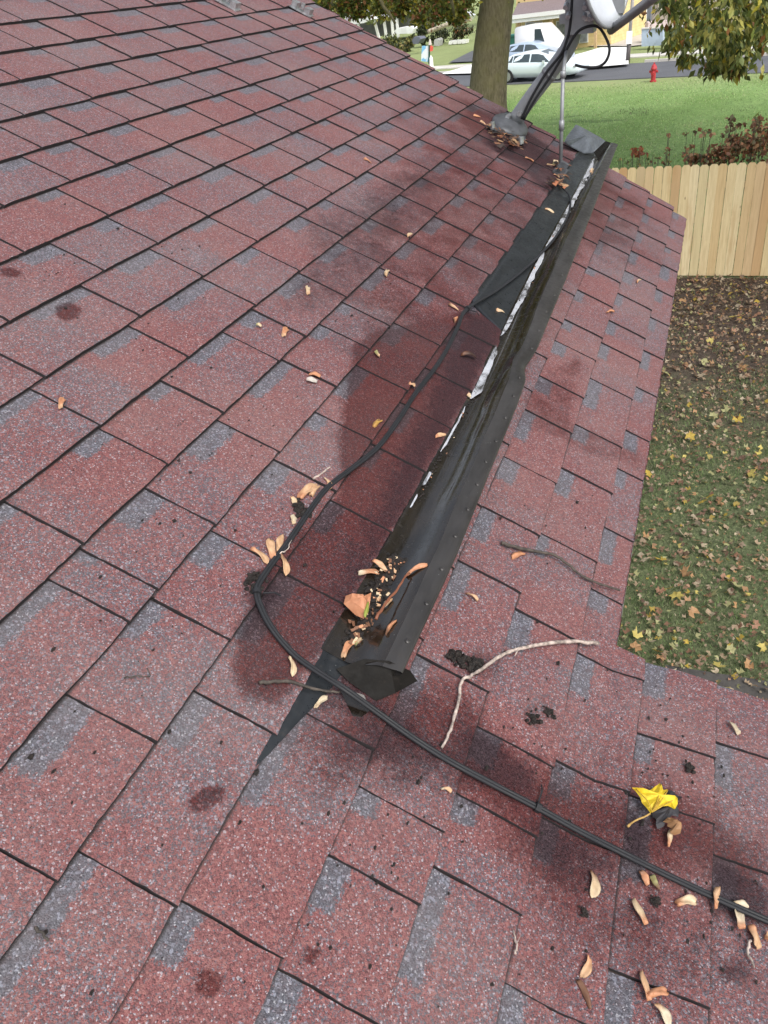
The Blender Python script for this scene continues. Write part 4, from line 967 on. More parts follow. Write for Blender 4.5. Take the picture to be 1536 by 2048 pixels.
blades(38000, lawnr, .03, .065, .012, [(.29, .45, .15), (.36, .53, .19), (.41, .56, .23), (.27, .42, .15), (.50, .55, .30)], 'lawn_grass', 2)

# fallen leaves
LC = [(.55, .40, .07), (.60, .50, .14), (.46, .27, .13), (.40, .22, .14), (.36, .27, .18), (.42, .42, .20), (.32, .20, .13), (.50, .42, .30), (.22, .13, .09), (.40, .30, .20)]
def leafshape(s, r, lobes=5):
    P = []
    for i in range(lobes * 2 + 1):
        a = -2.5 + 5.0 * i / (lobes * 2); rad = s * (1 if i % 2 == 0 else .70) * r.uniform(.8, 1.1); P.append((rad * math.sin(a), rad * math.cos(a)))
    return P
def leaf_into(b, x, y, z, s, c, r, tilt=.5, lobes=5):
    a = r.uniform(0, 6.28); up = Vector((r.gauss(0, tilt), r.gauss(0, tilt), 1)).normalized(); t = up.orthogonal().normalized(); e = up.cross(t)
    ca, sa = math.cos(a), math.sin(a); i = len(b.v); P = leafshape(s, r, lobes); b.v.append((x, y, z)); b.cv.append(c)
    for (px, py) in P:
        q = t * (px * ca - py * sa) + e * (px * sa + py * ca); f = r.uniform(.75, 1.1)
        b.v.append((x + q.x, y + q.y, max(.004, z + q.z + r.uniform(0, s * .25)))); b.cv.append(tuple(k * f for k in c))
    for k in range(len(P) - 1): b.f.append((i, i + 1 + k, i + 2 + k)); b.m.append(0)
b = MB(); r = random.Random(21)
for _ in range(11000):
    x = r.uniform(4.4, 14.6); y = r.uniform(-2.4, .9); s = r.choice([.012, .016, .021, .027, .036]) * r.uniform(.7, 1.15) * (1 + .03 * (x - 5)); c = r.choice(LC[2:]) if r.random() < .8 else r.choice(LC)
    f = r.uniform(.5, 1.05); leaf_into(b, x, y, gz(x, y) + (.07 if (x < 4.96) else .02) + r.uniform(0, .03), s, tuple(q * f for q in c), r, .6, 3)
tag(b.build('leaf_scatter', MAT_LEAF, None), kind='stuff')
BIG = [(1320, 1180, 3, 'yellow'), (1347, 1293, 5, 'pale green'), (1380, 1316, 5, 'pale green'), (1322, 1118, 0, 'bright yellow'), (1373, 1144, 2, 'orange'), (1430, 1186, 5, 'pale green'), (1475, 1170, 5, 'green and yellow'), (1387, 1226, 2, 'orange'), (1335, 1178, 1, 'light yellow'), (1353, 1193, 1, 'light yellow'), (1270, 1295, 2, 'orange'), (1275, 1268, 1, 'yellow green'), (1313, 1302, 0, 'deep yellow'), (1320, 1316, 2, 'orange'), (1450, 1375, 1, 'yellow'), (1420, 993, 0, 'yellow'), (1405, 1005, 0, 'yellow'), (1364, 1068, 7, 'straw'), (1440, 1330, 1, 'yellow'), (1523, 1296, 1, 'yellow'), (1504, 962, 5, 'pale green'), (1506, 948, 1, 'yellow'), (1294, 947, 0, 'yellow'), (1409, 580, 1, 'yellow'), (1496, 580, 0, 'yellow'), (1365, 602, 2, 'orange'), (1465, 634, 1, 'tan yellow'), (1515, 630, 3, 'tan'), (1420, 683, 1, 'yellow'), (1400, 752, 7, 'large straw'), (1490, 735, 2, 'orange'), (1427, 832, 5, 'pale green'), (1450, 818, 5, 'pale'), (1380, 875, 0, 'yellow'), (1395, 890, 0, 'yellow'), (1475, 838, 0, 'yellow'), (1330, 745, 5, 'grey green'), (1410, 725, 5, 'green'), (1377, 872, 7, 'straw'), (1292, 1070, 2, 'orange'), (1497, 1330, 2, 'orange'), (1460, 1300, 5, 'pale green'), (1510, 1250, 3, 'brown'), (1290, 1120, 7, 'tan')]
r = random.Random(4); LABN = {}
for i, (x, y, ci, nm) in enumerate(BIG):
    p = G(x, y, .05)
    if p.x < 4.96: p = G(x, y, .075)
    where = 'under roof corner' if y > 1260 else 'in grass right of roof corner' if y > 1100 else 'in patchy grass mid eave' if y > 850 else 'on bare soil below fence' if y > 660 else 'at fence foot'
    b = MB(); s = .044 + .022 * r.random(); s *= 1 + .04 * (p.x - 5); c = tuple(q * .9 for q in LC[ci]); leaf_into(b, p.x, p.y, p.z, s, c, r, .55, 5)
    side = 'near roof edge' if (x - (1230 + (1300 - y) * .163)) < 90 else 'toward right edge' if x > 1440 else 'midway right'
    lab = '%s maple leaf %s, %s' % (nm, where, side); k_ = LABN.get(lab, 0); LABN[lab] = k_ + 1
    if k_: lab += (', its lower neighbour', ', its right neighbour')[k_ - 1]
    tag(b.build('fallen_leaf', MAT_LEAF, None, origin=(p.x, p.y, p.z)), lab, 'leaf', 'larger fallen maple leaves in the yard')

# ------------------------------------------------------------------ wooden fence
m = NT('new_fence_wood'); p = m.obj(); c = m.n('ShaderNodeSeparateColor'); m.put(c.inputs[0], m.attr('col'))
gr = m.noise(m.scaled(p, (8, 8, .6)), 4, 5, .65, .6); kn = m.ramp(m.voro(m.scaled(p, (4, 4, 1.8)), 1.1, out='Distance'), .02, .075, .75, 0)
base = m.mix(c.outputs[0], (.68, .54, .29), (.77, .655, .405)); base = m.mix(m.ramp(c.outputs[1], .62, .98, 0, .7), base, (.46, .23, .085))
base = m.mix(m.ramp(gr, .35, .7, 0, .35), base, (.40, .27, .13)); base = m.mix(m.ramp(c.outputs[2], .6, 1, 0, .35), base, (.52, .52, .33)); base = m.mix(kn, base, (.20, .10, .045)); base = m.mix(m.ramp(m.noise(m.scaled(p, (3, 3, .35)), 2.2, 4, .7), .52, .72, 0, .5), base, (.47, .29, .12))
m.set(Base_Color=base, Roughness=.75); m.bump(gr, .002, .4); MAT_WOOD = m.mat
FX = 14.68
fence = empty('wooden_fence', (FX, 0, 0), 'new pale wooden privacy fence of dog ear boards behind the yard', 'fence')
b = MB(); y = 4.2; r = random.Random(2); pk = 0
while y > -5.5:
    wd = .136; x0 = FX + r.uniform(-.003, .003); ht = 1.83 + r.uniform(-.006, .006); y1 = y - wd; z0 = .015; t = .018; ln = r.uniform(-.004, .004)
    pr_ = [(y, z0), (y1, z0), (y1 + ln, ht - .035), (y1 + ln + .03, ht), (y + ln - .03, ht), (y + ln, ht - .035)]
    i = len(b.v); cc_ = (r.random(), r.random(), r.random())
    for xx in (x0, x0 + t):
        for (yy, zz) in pr_: b.v.append((xx, yy, zz)); b.cv.append(cc_)
    b.f.append(tuple(i + k for k in range(6))); b.f.append(tuple(i + 11 - k for k in range(6))); b.m += [0, 0]
    for k in range(6): b.f.append((i + k, i + 6 + k, i + 6 + (k + 1) % 6, i + (k + 1) % 6)); b.m.append(0)
    y -= wd + r.uniform(.003, .008)
b.build('pickets', MAT_WOOD, fence)
MAT_RAIL = plain('fence_rail_wood', (.50, .36, .19), .8, var=.2, scale=8)
for z in (.35, .95, 1.5):
    b = MB(); b.box((FX + .045, -.65, z), (.045, 9.6, .09)); b.build('rail', MAT_RAIL, fence)
for yy in (3.9, 1.5, -.9, -3.3, -5.4):
    b = MB(); b.box((FX + .12, yy, .86), (.09, .09, 1.75)); b.build('post', MAT_RAIL, fence)

# ------------------------------------------------------------------ foliage helper
def leaves(n, pos, size, cols, seed, droop=.5, flat=False, wd=.42):
    """n small leaf faces; pos(r) gives the place"""
    r = random.Random(seed); b = MB()
    for _ in range(n):
        p = pos(r)
        if p is None: continue
        s = size * r.uniform(.6, 1.3); d = Vector((r.gauss(0, 1), r.gauss(0, 1), r.gauss(-droop, .8))).normalized(); e = d.orthogonal().normalized()
        a = r.uniform(0, 6.28); e = (e * math.cos(a) + d.cross(e) * math.sin(a)) * s * wd; nn_ = d.cross(e).normalized() * s * r.uniform(-.12, .12)
        c = r.choice(cols); f = r.uniform(.6, 1.3); c = tuple(q * f for q in c); i = len(b.v)
        b.v += [tuple(p), tuple(p + d * s * .45 + e + nn_), tuple(p + d * s), tuple(p + d * s * .45 - e + nn_)]; b.cv += [c] * 4
        b.f.append((i, i + 1, i + 2, i + 3)); b.m.append(0)
    return b
MAT_BARK = None
m = NT('maple_bark'); p = m.obj(); a = m.noise(m.scaled(p, (1, 1, .28)), 26, 6, .7, .5); g = m.noise(p, 1.6, 4, .6); ang = m.sep(p)
col = m.mix(m.ramp(a, .3, .7), (.085, .068, .045), (.27, .225, .16)); col = m.mix(m.ramp(g, .45, .7, 0, .6), col, (.20, .19, .065)); col = m.mix(m.ramp(m.math('ADD', ang[0], m.math('MULTIPLY', g, .6)), -.2, .3, .45, 0), col, (.17, .16, .06))
m.set(Base_Color=col, Roughness=.9); m.bump(a, .02, .8); MAT_BARK = m.mat
GREENS = [(.075, .10, .022), (.11, .14, .03), (.16, .17, .035), (.22, .21, .05), (.05, .07, .018)]
AUT = [(.40, .36, .04), (.50, .40, .05), (.33, .15, .05), (.24, .10, .04)]

# big maple in the middle distance
TX = 18.0
tp = [X_(990, 420, TX), X_(978, 260, TX), X_(976, 180, TX), X_(984, 90, TX), X_(994, 0, TX), X_(1004, -110, TX), X_(1012, -260, TX), X_(1022, -420, TX)]
tp[0].z = gz(TX, 0) - .1
maple = empty('maple_tree', (tp[0].x, tp[0].y, 0), 'tall maple with a thick mossy grey brown trunk beyond the gable', 'tree')
b = MB(); P = smooth_path(tp, 4); b.tube(P, [lerp(.44, .24, i / (len(P) - 1)) * (1 + .04 * n1(i * .7)) + (.10 if i < 2 else 0) for i in range(len(P))], 20)
b.build('trunk', MAT_BARK, maple, smooth=True)
top = tp[-1]; b = MB(); limbs = []
r = random.Random(31)
def limb(pts, r0): b.tube(smooth_path(pts, 4), [lerp(r0, .02, i / (4 * (len(pts) - 1))) for i in range(4 * (len(pts) - 1) + 1)], 8); limbs.append(pts)
for tgt in [(640, -60), (700, -90), (760, -40), (820, -120), (900, -60), (930, -200), (1080, -260), (1160, -360), (800, -260), (1010, -420)]:
    e = X_(*tgt, TX + r.uniform(-2.5, 2.5)); s_ = tp[5].lerp(tp[7], r.random()); md2 = s_.lerp(e, .5) + Vector((0, 0, .6)); limb([s_, md2, e, e + Vector((r.uniform(-.4, .4), r.uniform(-.3, .6), -.7))], .10)
b.build('limbs', MAT_BARK, maple, smooth=True)
def crownpos(clumps):
    def f(r):
        c, s = r.choice(clumps); d = Vector((r.gauss(0, 1), r.gauss(0, 1), r.gauss(0, .8)))
        return c + d * s * .42
    return f
cl = []
r = random.Random(8)
for (x, y, s) in [(640, -30, .5), (670, -10, .5), (700, -25, .55), (735, -15, .5), (770, -30, .5), (690, 10, .3), (650, 5, .3), (715, 18, .25), (800, -25, .5), (835, -20, .5), (862, 0, .4), (880, 22, .3), (900, -10, .45), (925, 0, .4), (845, 25, .25), (805, 12, .25), (760, 14, .25), (915, 30, .22), (1060, -60, .6), (1000, -80, .6), (1110, -120, .7), (640, -120, .9), (760, -160, 1.1), (880, -140, 1.), (940, -260, 1.2), (1060, -300, 1.3), (1160, -240, 1.1), (820, -330, 1.3), (1000, -420, 1.4), (1120, -420, 1.4)]:
    cl.append((X_(x, y, TX + r.uniform(-1.6, 2.4)), s))
r = random.Random(79)
bb_ = leaves(15000, crownpos(cl), .095, [tuple(q * 1.6 for q in c) for c in GREENS] * 2 + AUT, 3, wd=.28); cl = []
for _ in range(70):
    a = r.uniform(0, 6.28); q = r.random() ** .5; cl.append((Vector((TX + 1.5 + math.cos(a) * 7 * q, 2.5 + math.sin(a) * 7 * q, r.uniform(8.0, 11.5))), r.uniform(1.2, 2.0)))
b2 = leaves(12000, crownpos(cl), .34, [tuple(q * 1.2 for q in c) for c in GREENS] * 2 + AUT, 80)
o_ = len(bb_.v); bb_.v += b2.v; bb_.cv += b2.cv; bb_.f += [tuple(i_ + o_ for i_ in f_q) for f_q in b2.f]; bb_.m += b2.m
bb_.build('crown', MAT_LEAF, maple)

# tree whose low bough hangs in at the top right corner
BX = 9.5
hang = empty('hanging_branch_tree', (12.5, -7.5, 0), 'maple whose drooping green and orange leaved bough hangs in at the top right', 'tree')
b = MB(); P = smooth_path([Vector((12.5, -7.5, -.1)), Vector((12.4, -7.4, 2)), Vector((12.3, -7.2, 4.2)), Vector((12.0, -6.6, 7))], 4); b.tube(P, [lerp(.3, .16, i / (len(P) - 1)) for i in range(len(P))], 14); b.build('trunk', MAT_BARK, hang, smooth=True)
b = MB(); limbs = []
root = Vector((12.0, -6.6, 6.6)); J = X_(1640, -180, BX + .8)
b.tube(smooth_path([root, root.lerp(J, .5) + Vector((0, 0, .5)), J, X_(1560, -60, BX + .4), X_(1500, -10, BX), X_(1420, -20, BX)], 5), [lerp(.10, .02, i / 25) for i in range(26)], 8)
for pxs in [[(1500, -10), (1440, 40), (1400, 70), (1350, 90)], [(1520, -20), (1490, 50), (1450, 110), (1436, 140)], [(1560, -60), (1540, 20), (1510, 70), (1490, 120)], [(1440, -20), (1390, 20), (1350, 30)], [(1560, -40), (1580, 40), (1550, 90)], [(1470, 30), (1430, 75), (1395, 98), (1375, 118)]]:
    b.tube(smooth_path([X_(x, y, BX + .1 * i) for i, (x, y) in enumerate(pxs)], 4), [.012] * 4 + [.006] * (4 * (len(pxs) - 1) - 3), 6)
b.build('limbs', MAT_BARK, hang, smooth=True)
cl = [(X_(x, y, BX + r.uniform(-.8, .9)), s) for (x, y, s) in [(1350, 5, .2), (1370, 25, .25), (1395, 10, .3), (1400, 45, .28), (1385, 65, .2), (1350, 82, .12), (1420, 30, .3), (1440, 60, .3), (1445, 90, .25), (1450, 115, .2), (1430, 130, .12), (1470, 100, .22), (1475, 130, .12), (1465, 40, .3), (1490, 20, .35), (1500, 60, .2), (1520, 30, .3), (1530, 75, .2), (1535, 10, .3), (1480, -10, .4), (1400, -30, .4), (1340, -20, .25), (1560, 40, .4), (1372, 115, .07), (1590, -40, .6), (1500, -90, .6), (1650, -140, .9), (1580, -240, 1.), (1450, -200, .7), (1700, -60, .9)]]
cl = [(c, s * r.uniform(.75, 1.5)) for c, s in cl]
bb_ = leaves(3700, crownpos(cl), .085, [tuple(q * 1.45 for q in c) for c in GREENS] * 5 + AUT[:3], 5, droop=1.8, wd=.24)
r = random.Random(77); cl = []                       # the rest of its broad crown, above and beyond the picture
for _ in range(85):
    a = r.uniform(0, 6.28); q = r.random() ** .5; cl.append((Vector((12.5 + 2.0 + math.cos(a) * 5.5 * q, -7.5 + math.sin(a) * 5 * q, r.uniform(8, 16.5))), r.uniform(1.4, 2.4)))
b2 = leaves(15000, crownpos(cl), .30, [tuple(q * 1.2 for q in c) for c in GREENS] * 3 + AUT, 78)
o_ = len(bb_.v); bb_.v += b2.v; bb_.cv += b2.cv; bb_.f += [tuple(i_ + o_ for i_ in f_q) for f_q in b2.f]; bb_.m += b2.m; bb_.build('crown', MAT_LEAF, hang)

# russet shrub just behind the fence and its sparse sprigs
def rust_shrub(pxs, label, n, seed, name='russet_shrub', cols=None, sz=.075):
    r = random.Random(seed); c0 = X_(pxs[0][0], 300, FX + .9); base = Vector((c0.x, c0.y, gz(c0.x, c0.y))); e = empty(name, base, label, 'shrub')
    cl = [(X_(x + r.gauss(0, 5 if s < .1 else 8), y + r.gauss(0, 5), FX + .55 + r.uniform(0, 1.2)), s * r.uniform(.9, 1.9)) for x, y, s in pxs for _ in range(3)]
    b = MB()
    for c, s in cl: b.tube(smooth_path([Vector((c.x, base.y * .3 + c.y * .7, base.z)), Vector((c.x + r.uniform(-.1, .1), c.y * .9 + base.y * .1, (base.z + c.z) * .55)), c + Vector((0, 0, s * .3))], 4), .0045, 4)
    b.build('stems', MAT_TW2, e, smooth=True)
    leaves(n, crownpos(cl), sz, cols or [(.28, .12, .06), (.36, .17, .085), (.20, .09, .05), (.40, .24, .13), (.18, .15, .07), (.14, .16, .07)], seed).build('foliage', MAT_LEAF, e)
rust_shrub([(1530, 290, .25), (1505, 300, .25), (1480, 305, .2), (1455, 312, .15), (1520, 265, .15), (1545, 275, .3), (1430, 312, .10), (1500, 280, .14), (1410, 316, .07), (1390, 318, .06), (1560, 300, .35), (1475, 285, .08)], 'rust red shrub showing over the fence at the right edge', 1500, 41)
rust_shrub([(1512, 242, .05), (1518, 238, .04), (1505, 250, .03)], 'single rust red sprig standing above the shrub at the right edge', 45, 42, 'dry_sprig')
rust_shrub([(1466, 250, .06), (1460, 262, .06), (1452, 270, .03), (1470, 242, .03)], 'greyish brown sprig with a pale stem over the fence', 60, 43, 'dry_sprig', [(.16, .10, .05), (.20, .12, .07), (.12, .11, .05)])
rust_shrub([(1280, 297, .06), (1284, 302, .05), (1276, 306, .03)], 'small orange brown sprig just over the fence at its left', 50, 44, 'dry_sprig', [(.36, .12, .05), (.28, .09, .04)])
rust_shrub([(1378, 308, .05), (1384, 302, .04), (1372, 314, .05), (1400, 318, .04), (1382, 262, .02), (1410, 262, .03)], 'brown sprig in the middle above the fence', 75, 45, 'dry_sprig')
rust_shrub([(1335, 270, .02), (1412, 262, .03), (1340, 305, .02), (1302, 322, .03), (1320, 318, .02)], 'thin sparse twig tips left of the middle sprig over the fence', 30, 46, 'dry_sprig')
rust_shrub([(1260, 322, .04), (1244, 318, .04), (1300, 322, .03), (1340, 322, .04), (1280, 326, .03)], 'yellowish weeds along the fence top behind the diverter end', 60, 47, 'weed', [(.18, .20, .05), (.35, .30, .10), (.12, .16, .04)], .05)

# ------------------------------------------------------------------ street things
MAT_RED = plain('hydrant_red', (.42, .035, .045), .5, var=.15, scale=20)
hp = G(1306, 163, LZ); hy = empty('fire_hydrant', hp, 'red fire hydrant standing on the grass at the near street edge', 'fire hydrant')
def lathe(b, base, prof_, n=14):
    i0 = len(b.v)
    for (rr, z) in prof_:
        for k in range(n): a = 2 * math.pi * k / n; b.v.append(tuple(base + Vector((rr * math.cos(a), rr * math.sin(a), z))))
    for i in range(len(prof_) - 1):
        for k in range(n): k2 = (k + 1) % n; b.f.append((i0 + i * n + k, i0 + i * n + k2, i0 + (i + 1) * n + k2, i0 + (i + 1) * n + k)); b.m.append(0)
b = MB(); lathe(b, hp, [(a_ * .8, b_ * .8) for a_, b_ in [(.16, -.05), (.16, .05), (.11, .06), (.11, .50), (.15, .51), (.15, .56), (.13, .60), (.10, .68), (.05, .73), (.035, .74), (.035, .80), (0, .80)]]); b.build('barrel', MAT_RED, hy, smooth=False)
for s in (-1, 1):
    b = MB(); d_ = Vector((RT[0], RT[1], 0)) * s; b.tube([hp + Vector((0, 0, .34)) + d_ * .06, hp + Vector((0, 0, .34)) + d_ * .16], .045, 10); b.build('side_cap', MAT_RED, hy)
b = MB(); d_ = Vector((-RN[0], -RN[1], 0)); b.tube([hp + Vector((0, 0, .29)) + d_ * .06, hp + Vector((0, 0, .29)) + d_ * .17], .06, 12); b.build('pumper_cap', MAT_RED, hy)

MAT_TYRE = plain('tyre_rubber', (.02, .02, .022), .8); MAT_RIM = plain('alloy', (.45, .46, .48), .35, .8)
m = NT('car_glass'); m.set(Base_Color=(.05, .07, .08), Roughness=.06, Specular_IOR_Level=.9, Metallic=.1); MAT_GLASS = m.mat
m = NT('tail_lamp'); m.set(Base_Color=(.35, .02, .02), Roughness=.2); MAT_TAIL = m.mat
m = NT('head_lamp'); m.set(Base_Color=(.65, .68, .7), Roughness=.1, Metallic=.2); MAT_HEAD = m.mat
def carpaint(name, col):
    m = NT(name); m.set(Base_Color=col, Metallic=.12, Roughness=.32, Coat_Weight=.6, Coat_Roughness=.08); return m.mat
def car(a, d, sc, paint, label, st, wheels=(.62, 3.32), Wd=1.75, zs=.84, kindname='parked_car', cat='car'):
    """st: stations (x, zbottom, zbelt, zroof, belt half width, roof half width) from tail to nose"""
    o = ST(a, d, .025); e = empty(kindname, o, label, cat); Ln = st[-1][0]
    ux, uy, uz = Vector((RT[0], RT[1], 0)), Vector((RN[0], RN[1], 0)), Vector((0, 0, 1))
    def P(x, y, z): return o + (ux * (x - Ln / 2) + uy * y + uz * (z * zs)) * sc
    b = MB(); n = 0
    for (x, zb, zl, zr, hw, rw) in st:
        sec = [(-hw * .9, zb), (-hw, zb + (zl - zb) * .35), (-hw * 1.0, zb + (zl - zb) * .75), (-hw * .96, zl), (-rw - .02, lerp(zl, zr, .93)), (-rw * .8, zr), (0, zr + .015)]
        sec = sec + [(-y, z) for y, z in sec[-2::-1]]; n = len(sec)
        for (y, z) in sec: b.v.append(tuple(P(x, y, z)))
    for i in range(len(st) - 1):
        for k in range(n - 1): b.f.append((i * n + k, i * n + k + 1, (i + 1) * n + k + 1, (i + 1) * n + k)); b.m.append(0)
        b.f.append((i * n + n - 1, i * n, (i + 1) * n, (i + 1) * n + n - 1)); b.m.append(0)
    b.f.append(tuple(range(n))[::-1]); b.f.append(tuple((len(st) - 1) * n + k for k in range(n))); b.m += [0, 0]
    body = b.build('body', paint, e, smooth=True)
    def side(i, k, fx, fz, s, out=.012):
        s0 = st[i]; s1 = st[min(i + 1, len(st) - 1)]; q = [lerp(s0[j], s1[j], fx) for j in range(6)]
        return P(q[0], s * (lerp(q[4] * .96, q[5] + .02, fz) + out), lerp(q[2], lerp(q[2], q[3], .93), fz))
    return e, P, side, st
ST1 = [(0, .45, .70, .74, .62, .5), (.12, .30, .98, 1.0, .78, .55), (.42, .26, 1.02, 1.16, .84, .50), (1.0, .24, .98, 1.40, .86, .54), (1.75, .22, .95, 1.49, .87, .58), (2.35, .22, .93, 1.47, .87, .58), (2.9, .22, .92, 1.26, .87, .54), (3.45, .22, .90, .98, .86, .58), (3.95, .24, .82, .86, .83, .60), (4.3, .28, .70, .73, .74, .55), (4.45, .36, .58, .60, .60, .45)]
def finish_car(e, P, side, st, wins, wheels, rad=.32):
    xs_ = [q[0] for q in st]
    def sp(x, fz, sg, out=.012):
        q = [float(np.interp(x, xs_, [t[k] for t in st])) for k in range(6)]
        return P(x, sg * (lerp(q[4] * .96, q[5] + .02, fz) + out), lerp(q[2], lerp(q[2], q[3], .93), fz))
    for (xa, xb, ha, hb_) in wins:
        for s in (-1, 1):
            b = MB(); N = 8; ta = (.30 if ha else .86); tb = (.25 if hb_ else .86); prev = None; io = P(0, -s * .02, 0) - P(0, 0, 0)
            for k in range(N + 1):
                x = lerp(xa, xb, k / N); top = min(.86, lerp(ta, .86, min(1, k / 3)), lerp(tb, .86, min(1, (N - k) / 3))); r0 = len(b.v)
                p0, p1 = sp(x, .10, s), sp(x, top, s); b.v += [tuple(p0), tuple(p1), tuple(p1 + io), tuple(p0 + io)]
                if prev is not None:
                    for q in range(4): b.f.append((prev + q, prev + (q + 1) % 4, r0 + (q + 1) % 4, r0 + q)); b.m.append(0)
                prev = r0
            b.build('window', MAT_GLASS, e)
    for x in wheels:
        for s in (-1, 1):
            c = P(x, s * .78, rad); ax0 = (P(0, s, 0) - P(0, 0, 0)).normalized()
            b = MB(); b.tube([c - ax0 * .10, c + ax0 * .10], rad * (P(1, 0, 0) - P(0, 0, 0)).length, 24); wo = b.build('wheel', MAT_TYRE, e, origin=c)
            wo.location = c - Vector(e.location)
            b = MB(); b.tube([c + ax0 * .085, c + ax0 * .112], rad * .66 * (P(1, 0, 0) - P(0, 0, 0)).length, 16)
            ro = b.build('rim', MAT_RIM, None, origin=c); ro.parent = wo; ro.location = (0, 0, 0)
car1 = car(-6.42, -3.92, .885, carpaint('silver_paint', (.76, .86, .93)), 'silver hatchback parked at the near street edge beside the maple trunk', ST1)
finish_car(*car1, [(.62, 1.05, 1, 0), (1.10, 1.95, 0, 0), (2.02, 2.95, 0, 1)], (.80, 3.46))
e, P, side, st = car1
b = MB(); b.quad(P(2.98, -.46, 1.215), P(2.98, .46, 1.215), P(2.42, .46, 1.475), P(2.42, -.46, 1.475)); b.build('windshield', MAT_GLASS, e)
for s in (-1, 1):
    b = MB(); b.ball(P(4.22, s * .66, .66), (.13, .10, .08), n=10, k=6); b.build('headlight', MAT_HEAD, e, smooth=True)
b = MB(); b.box(P(2.75, -.93, .98), (.16, .1, .1)); b.build('mirror', carpaint('silver_paint_mirror', (.60, .68, .70)), e)
car2 = car(-9.0, 1.0, .86, carpaint('pale_blue_paint', (.42, .52, .66)), 'pale blue car across the street, roof showing behind the silver hatchback', ST1)
finish_car(*car2, [(.62, 1.05, 1, 0), (1.10, 1.95, 0, 0), (2.02, 2.95, 0, 1)], (.80, 3.46))
STV = [(0, .30, 1.0, 1.75, .80, .76), (.05, .28, 1.0, 1.92, .86, .80), (.8, .28, 1.0, 1.98, .88, .82), (1.7, .28, 1.0, 1.96, .88, .80), (2.2, .28, 1.0, 1.5, .88, .74), (2.6, .28, 1.0, 1.08, .86, .70), (3.0, .34, .80, .84, .80, .66)]
va = float((np.array(G(1105, 118, LZ))[:2] - RO) @ RT); vd = 2.6
van = car(va + .1, vd, .85, carpaint('van_white', (.82, .82, .83)), 'white van parked in front of the yellow house', STV, zs=1.0, kindname='parked_van', cat='van')
finish_car(*van, [(1.3, 1.9, 0, 1)], (.5, 2.4))

def wbox(x0, y0, x1, y1, d, th, name, mat, parent=None, ybot=None):
    """upright slab whose street side fills the given outline on the plane d"""
    b = MB(); q = [W(x0, y0, d), W(x1, y0 if ybot is None else y0, d), W(x1, y1, d), W(x0, y1, d)]
    n_ = Vector((RN[0], RN[1], 0)) * th; b.poly(q); b.poly([p + n_ for p in q][::-1])
    for i in range(4): b.quad(q[i], q[i] + n_, q[(i + 1) % 4] + n_, q[(i + 1) % 4])
    return b.build(name, mat, parent)
def wquad(pxs, d, th, name, mat, parent=None):
    b = MB(); q = [W(x, y, d) for x, y in pxs]; n_ = Vector((RN[0], RN[1], 0)) * th; b.poly(q); b.poly([p + n_ for p in q][::-1])
    for i in range(len(q)): b.quad(q[i], q[i] + n_, q[(i + 1) % len(q)] + n_, q[(i + 1) % len(q)])
    return b.build(name, mat, parent)
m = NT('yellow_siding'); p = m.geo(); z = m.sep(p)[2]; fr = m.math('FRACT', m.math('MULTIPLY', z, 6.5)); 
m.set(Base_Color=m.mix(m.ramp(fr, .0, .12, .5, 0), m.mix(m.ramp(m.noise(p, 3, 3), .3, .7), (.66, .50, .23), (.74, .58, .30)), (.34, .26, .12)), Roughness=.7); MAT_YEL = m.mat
MAT_ROOFM = plain('mauve_shingles', (.20, .16, .17), .9, var=.25, scale=20); MAT_GWIN = plain('curtained_window', (.30, .32, .34), .3, var=.3, scale=3); MAT_POSTW = plain('tan_post', (.52, .36, .20), .7); MAT_WICK = plain('wicker_brown', (.33, .20, .13), .9, var=.4, scale=25)
HD = 9.0
yh = empty('yellow_house', W(1130, 105, HD), 'yellow house with white porch fascia and tan posts across the street', 'house')
wquad([(1030, 108), (1222, 96), (1218, -80), (1034, -70)], HD, 6, 'wall', MAT_YEL, yh)
b = MB(); q = [W(1024, 31, 7), W(1215, 10, 7), W(1215, -14, HD - .02), W(1036, 6, HD - .02)]; b.quad(*q); b.quad(*[p - Vector((0, 0, .06)) for p in q][::-1]); b.build('porch_roof', MAT_ROOFM, yh)
wquad([(1023, 47), (1160, 31), (1160, 25), (1023, 40)], 6.93, .05, 'fascia_lower', MAT_WHITE, yh)
wquad([(1023, 39.2), (1160, 24.2), (1160, 15), (1024, 31)], 6.86, .05, 'gutter', MAT_WHITE, yh)
wquad([(1165, 36), (1200, 31), (1200, 24), (1165, 27)], 6.9, .05, 'porch_light_box', MAT_WHITE, yh)
for x in (1037, 1102, 1150, 1190):
    wquad([(x - 2.5, 104 - (x - 1040) * .05), (x + 2.5, 104 - (x - 1040) * .05), (x + 2.5, 45 - (x - 1040) * .10), (x - 2.5, 45 - (x - 1040) * .10)], 7.2, .12, 'post', MAT_POSTW, yh)
for (x0, x1, y0, y1) in [(1052, 1083, 47, 82), (1114, 1136, 44, 70), (1160, 1174, 60, 85)]:
    f = wquad([(x0 - 2, y1 + 2), (x1 + 2, y1), (x1 + 2, y0 - 4), (x0 - 2, y0 - 2)], HD - .06, .05, 'window', MAT_WHITE, yh)
    g = wquad([(x0, y1), (x1, y1 - 2), (x1, y0 - 2), (x0, y0)], HD - .1, .03, 'pane', MAT_GWIN); g.parent = f; g.location = -Vector(yh.location)
wquad([(1034, 101), (1082, 97), (1082, 77), (1060, 80), (1036, 82)], 6.4, .08, 'porch_railing', MAT_WICK, yh)
bn = empty('wheelie_bin', W(1024, 96, 6), 'dark green rubbish bin beside the yellow house porch', 'bin')
wquad([(1015, 96), (1032, 95), (1034, 73), (1014, 74)], 6, .6, 'body', plain('bin_green', (.02, .12, .09), .5), bn); wquad([(1012, 73.6), (1035, 72.6), (1034, 69), (1014, 70)], 5.95, .68, 'lid', plain('bin_lid', (.03, .15, .12), .5), bn)

